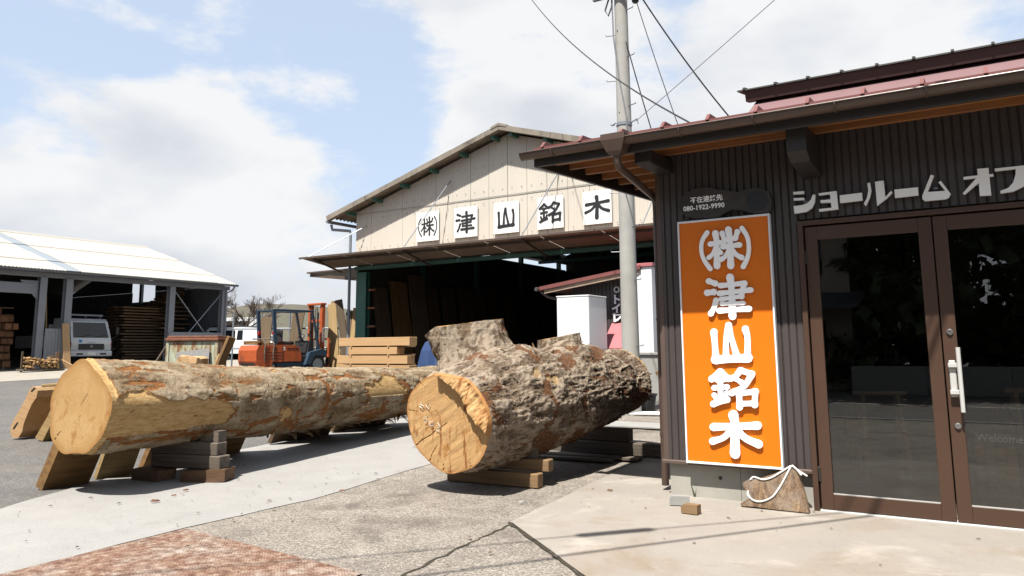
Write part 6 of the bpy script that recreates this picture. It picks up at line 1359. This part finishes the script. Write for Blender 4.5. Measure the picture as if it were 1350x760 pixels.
# boards leaning on a pipe rack beyond the forklift
PR = wthing('pipe_rack', 'galvanised pipe rack behind the forklift holding leaning boards', 'rack', (-21.0, 20.0, 0.9))
ra, rb_ = Vector((-23.6, 18.35, 0)), Vector((-19.2, 21.0, 0))
for z in (1.45, 2.15): MB().tube([ra + Vector((0, 0, z)), rb_ + Vector((0, 0, z))], 0.03, 8).build('rail', 'zinc', PR)
for k in range(6): p = ra.lerp(rb_, k / 5); MB().tube([p + Vector((0, 0, gz(p.x, p.y))), p + Vector((0, 0, 2.7))], 0.03, 8).build('upright', 'zinc', PR)
rd = (rb_ - ra).normalized(); rn = Vector((rd.y, -rd.x, 0))
bd_ = [(0.24, 0.42, 1.9, 'brown_board', 0), (0.44, 0.40, 2.1, 'brown_board', 4), (0.755, 0.30, 2.35, 'yellow_board', -7), (0.80, 0.32, 2.1, 'brown_board', 5), (0.845, 0.26, 2.5, 'brown_board', -12), (0.875, 0.40, 2.2, 'yellow_board', 2), (0.92, 0.34, 2.05, 'yellow_board', 0), (0.955, 0.36, 2.2, 'brown_board', -3), (1.0, 0.34, 2.1, 'yellow_board', 0), (0.70, 0.26, 2.45, 'yellow_board', 2), (0.775, 0.28, 2.2, 'yellow_board', -11)]
for k, (t_, W, H, mt, tilt) in enumerate(bd_):
    p = ra.lerp(rb_, t_) + rn * (0.42 + 0.05 * (k % 3)); p.z = gz(p.x, p.y) + 0.01; top = ra.lerp(rb_, t_) + rn * (0.06 + 0.02 * (k % 3)) + rd * (H * math.sin(R(tilt))) + Vector((0, 0, p.z + H))
    d = (top - p).normalized(); s_ = (rd - d * rd.dot(d)).normalized(); n = d.cross(s_); mb = MB(); L = (top - p).length
    o = MB().bbox((0, -W / 2, -0.03), (L, W / 2, 0.03), 0.005).build('rack_board', mt); m = Matrix((d, s_, n)).transposed().to_4x4(); m.translation = p; o.matrix_world = m
    tag(o, ('yellowish' if mt == 'yellow_board' else 'dark brown') + ' plank leaning on the pipe rack by the warehouse post', 'plank', ('yellowish' if mt == 'yellow_board' else 'brown') + ' planks on the pipe rack')

# stack of sawn beams in front of the warehouse
z = gz(-13, 14) + 0.02; hs = (0.19, 0.19, 0.19, 0.19, 0.17, 0.20); k = 0
for h_, x0, x1 in zip(hs, (-13.98, -13.96, -13.98, -14.02, -13.66, -13.95), (-11.75, -11.78, -11.72, -11.78, -12.1, -11.72)):
    for j in range(3):
        e = -0.30 * j + random.uniform(-0.06, 0.06) if j else 0
        timber('sawn_beam', x1 - x0, 0.28, h_, ((x0 + x1) / 2 + e, 14.14 + 0.33 * j, z + h_ / 2), (0, 0, 0), 'fresh_timber', 'pale freshly sawn beam in the stack before the warehouse', 'beam', 'sawn beams stacked before the warehouse', 0.006)
    z += h_
    if k < 5:
        for x in (-13.55, -12.35): timber('sticker', 1.0, 0.035, 0.03, (x, 14.47, z + 0.0155), (0, 0, math.pi / 2), 'fresh_timber', 'thin spacer strip between the sawn beams', 'spacer', 'spacers between the sawn beams', 0.003)
    z += 0.031; k += 1
zz = gz(-11, 14.6) + 0.01
for k in range(11):
    timber('thin_board', random.uniform(0.75, 0.95), 0.4, 0.035, (-11.48 + random.uniform(-0.05, 0.05), 14.95, zz + 0.02), (0, 0, R(random.uniform(-3, 3))), 'slab_wood', 'thin board in the low pile beside the blue tarpaulin', 'board', 'thin boards piled beside the sawn beams', 0.004); zz += 0.075 if k % 2 else 0.036
mb = MB(); n = 26; vs = []; z0 = gz(-12.2, 15.7)
for i, (r, h_) in enumerate(((0.62, 0.0), (0.56, 0.5), (0.45, 0.95), (0.36, 1.14), (0.22, 1.22), (0.02, 1.24))):
    for j in range(n):
        a = 2 * math.pi * j / n; q = r * (1 + 0.13 * math.sin(5 * a + i * 0.3) * (1 - i / 6)); vs.append((-12.22 + q * math.cos(a), 15.75 + q * 0.8 * math.sin(a), z0 + 0.01 + h_))
mb.add(vs, [(i * n + j, i * n + (j + 1) % n, (i + 1) * n + (j + 1) % n, (i + 1) * n + j) for i in range(5) for j in range(n)] + [tuple(range(n))])
tag(mb.build('blue_tarpaulin', 'blue_tarp'), 'blue tarpaulin draped over a heap behind the sawn beams', 'tarpaulin')

# ------------------------------------------------------------------ small things by the showroom wall
WS = wthing('wood_slice', 'weathered triangular wood slice tied with white rope leaning on the concrete base', 'wood slice', (-1.76, 6.84, 0.03))
ol = [(-1.64, 0.365), (-1.605, 0.347), (-1.569, 0.278), (-1.521, 0.156), (-1.481, 0.025), (-1.618, 0.025), (-1.755, 0.025), (-1.836, 0.028), (-1.935, 0.03), (-2.028, 0.025), (-2.035, 0.045), (-1.999, 0.07), (-1.951, 0.095), (-1.957, 0.124), (-1.99, 0.146), (-2.031, 0.183), (-2.025, 0.209), (-1.994, 0.226), (-1.939, 0.231), (-1.863, 0.255), (-1.778, 0.29), (-1.703, 0.328)]
def ly(z): return 6.80 + 0.16 * z / 0.36
vs = [(x, ly(z) - 0.02, z) for x, z in ol] + [(x, ly(z) + 0.045, z) for x, z in ol]; k = len(ol)
MB().add(vs, [tuple(range(k)), tuple(range(2 * k - 1, k - 1, -1))] + [(i, i + k, (i + 1) % k + k, (i + 1) % k) for i in range(k)]).build('slice', 'slice_wood', WS)
for r_ in ([(-1.635, 0.366), (-1.727, 0.303), (-1.794, 0.262), (-1.861, 0.244), (-1.935, 0.258), (-1.965, 0.235)], [(-1.631, 0.367), (-1.68, 0.267), (-1.725, 0.183), (-1.778, 0.115), (-1.862, 0.076), (-1.928, 0.08), (-1.976, 0.117), (-1.974, 0.149)], [(-1.626, 0.371), (-1.58, 0.338), (-1.5, 0.296)], [(-1.628, 0.368), (-1.59, 0.345), (-1.545, 0.300)]):
    p = smooth_path([(a, b) for a, b in r_], 5); MB().tube([(v.x, ly(v.y) - 0.030, v.y) for v in p], 0.0075, 7).build('rope', 'white_rope', WS)
for (x, y, rz_, L, W, T, lb, mt) in ((-2.50, 6.60, 20, 0.17, 0.075, 0.075, 'grey concrete offcut lying against the foundation', 'wall_grey'), (-2.30, 6.32, -4, 0.14, 0.08, 0.07, 'small tan block on the pad before the orange sign', 'pale_block')):
    o = MB().prism([(-L / 2, 0), (L / 2, 0), (L / 2, T), (-L / 2 + 0.02, T), (-L / 2, T * 0.7)], 'Y', -W / 2, W / 2).build('small_block', mt); o.location = (x, y, 0.023); o.rotation_euler = (0, 0, R(rz_)); tag(o, lb, 'block')
wd_ = thing('weed', 'tiny green weed growing at the foot of the concrete base', 'weed', (-2.52, 7.03, 0.02))
for k in range(6):
    a = random.uniform(0, 6.28); h_ = random.uniform(0.06, 0.17); MB().add([(0, 0, 0), (0.012, 0, 0), (0.03 * math.cos(a), -0.02 - 0.02 * abs(math.sin(a)), h_)], [(0, 1, 2)]).build('leaf', 'moss_green', wd_)
for k, (x, y, s_, lb) in enumerate(((-6.57, 4.36, 0.05, 'reddish bark chip on the pale path, nearest the steel plate'), (-6.83, 4.85, 0.035, 'small dark bark chip on the pale path before the beams'), (-6.68, 4.62, 0.028, 'tiny bark chip between two others on the pale path'), (-3.72, 6.0, 0.04, 'small grey stone on the rough paving beside the pad'), (-3.3, 6.9, 0.035, 'brown bark chip on the pad edge'), (-5.5, 5.6, 0.03, 'orange bark chip on the edge of the pale path'))):
    o = MB().add([(-s_, 0, 0), (-s_ * 0.2, -s_ * 0.45, 0), (s_, -s_ * 0.1, 0), (s_ * 0.3, s_ * 0.4, 0), (-s_ * 0.6, s_ * 0.1, s_ * 0.35), (s_ * 0.5, 0, s_ * 0.4)], [(0, 1, 2, 3), (0, 4, 1), (1, 4, 5, 2), (2, 5, 3), (3, 5, 4, 0)]).build('bark_chip' if k != 3 else 'stone', 'bark_flake_rust' if k != 3 else 'wall_grey'); o.location = (x, y, 0.024); o.rotation_euler = (0, 0, random.random() * 6); tag(o, lb, 'bark chip' if k != 3 else 'stone')

# ------------------------------------------------------------------ bare tree beyond the shed
BT = thing('bare_tree', 'leafless tree with fine branches beyond the end of the shed', 'tree', (-34.0, 27.2, gz(-34, 27.2)))
tw = MB(); br = MB()
def grow(p, d, L, r, lvl):
    n = 4; pts = [p]; rs = [r]
    for i in range(n):
        d = (d + Vector((random.gauss(0, 0.13), random.gauss(0, 0.13), random.gauss(0.03, 0.08)))).normalized(); pts.append(pts[-1] + d * L / n); rs.append(max(r * (1 - 0.45 * (i + 1) / n), 0.006))
    (br if lvl < 2 else tw).tube(pts, rs, 6 if lvl < 2 else 4, cap=False)
    if lvl >= 5: return
    for k in range(4 if lvl else 6):
        t_ = random.uniform(0.35, 1.0); i = min(int(t_ * n), n - 1); q = pts[i].lerp(pts[i + 1], t_ * n - i) if i < n else pts[-1]
        ax = Vector((random.gauss(0, 1), random.gauss(0, 1), random.gauss(0, 0.4))).normalized(); nd = (d + ax * random.uniform(0.5, 0.9)).normalized()
        grow(q, nd, L * random.uniform(0.55, 0.75), rs[i] * 0.6, lvl + 1)
grow(Vector((0, 0, 0)), Vector((0.05, 0, 1)), 1.7, 0.12, 0)
br.build('trunk', 'bush_bark', BT, fix=False); tag(tw.build('twigs', 'bush_bark', BT, fix=False), kind='stuff')

# ------------------------------------------------------------------ the other side of the street, mirrored in the door glass
def leafy_tree(name, loc, h, r, label, n=7000):
    t_ = thing(name, label, 'tree', loc); MB().tube([(0, 0, 0), (0.1, 0, h * 0.35), (0, 0.1, h * 0.7)], [0.22, 0.16, 0.07], 8).build('trunk', 'bush_bark', t_)
    cl = [(rng.normal(0, r * 0.45), rng.normal(0, r * 0.45), h * (0.06 + 0.88 * rng.random()), r * rng.uniform(0.28, 0.5)) for _ in range(34)]
    per = n // 34; V = []; Fc = []
    for cx, cy, cz, cr in cl:
        u = rng.normal(size=(per, 3)); u /= np.linalg.norm(u, axis=1)[:, None]; p = np.array([cx, cy, cz]) + u * (cr * rng.uniform(0.5, 1.05, (per, 1))) * np.array([1, 1, 0.8])
        a = rng.normal(size=(per, 3)) * 0.13; b = rng.normal(size=(per, 3)) * 0.13; o0 = len(V)
        for i in range(per): V += [p[i] - a[i], p[i] + b[i], p[i] + a[i], p[i] - b[i]]; k = o0 + 4 * i; Fc.append((k, k + 1, k + 2, k + 3))
    me = bpy.data.meshes.new('crown'); me.from_pydata([tuple(v) for v in V], [], Fc); me.materials.append(M['leaf_dark']); link('crown', me, t_); return t_
for k, (x, y, h_, r, lb) in enumerate(((-13, -15, 8.5, 3.2, 'tall evergreen across the street beside the plastered house'), (-2.6, -14.5, 9.0, 3.4, 'broad evergreen across the street right beside the garden wall end'), (0.6, -15.5, 10.0, 3.4, 'tallest evergreen across the street opposite the doors'), (3.9, -15.0, 8.0, 3.2, 'evergreen across the street between two taller ones'), (8.5, -14.5, 9.0, 3.5, 'evergreen across the street farthest from the plastered house'), (-19, -16, 9.0, 3.4, 'evergreen across the street beyond the plastered house'))):
    leafy_tree('street_tree', (x, y, 0), h_, r, lb)
HS = wthing('plastered_house', 'two-storey plastered house with a dark tiled roof across the street', 'house', (-7, -14, 0))
MB().box((-10.5, -20, 0), (-4.2, -13, 5.6)).build('wall', 'plaster', HS)
MB().prism([(-12.3, 5.5), (-21, 5.5), (-16.6, 7.6)], 'X', -11.2, -3.5).build('roof', 'roof_tile_far', HS)
MB().add([(-11, -12.9, 3.0), (-3.7, -12.9, 3.0), (-3.7, -11.6, 2.55), (-11, -11.6, 2.55), (-11, -12.9, 3.12), (-3.7, -12.9, 3.12), (-3.7, -11.6, 2.67), (-11, -11.6, 2.67)], [(0, 3, 2, 1), (4, 5, 6, 7), (0, 1, 5, 4), (1, 2, 6, 5), (2, 3, 7, 6), (3, 0, 4, 7)]).build('porch_roof', 'roof_tile_far', HS)
for x in (-9.6, -7.6, -5.6):
    for z in (1.0, 3.7): w_ = MB().box((x - 0.6, -13.05, z), (x + 0.6, -12.99, z + 1.2)).build('window', 'car_glass', HS); MB().box((x - 0.02, -12.985, z), (x + 0.02, -12.97, z + 1.2)).build('mullion', 'zinc', w_)
GWl = wthing('garden_wall', 'long low grey garden wall across the street', 'wall', (0, -11, 0))
for k in range(9): MB().bbox((-4.0 + k * 2.0, -11.1, 0), (-4.0 + k * 2.0 + 1.99, -10.95, 0.8), 0.01).build('wall_panel', 'wall_grey', GWl)
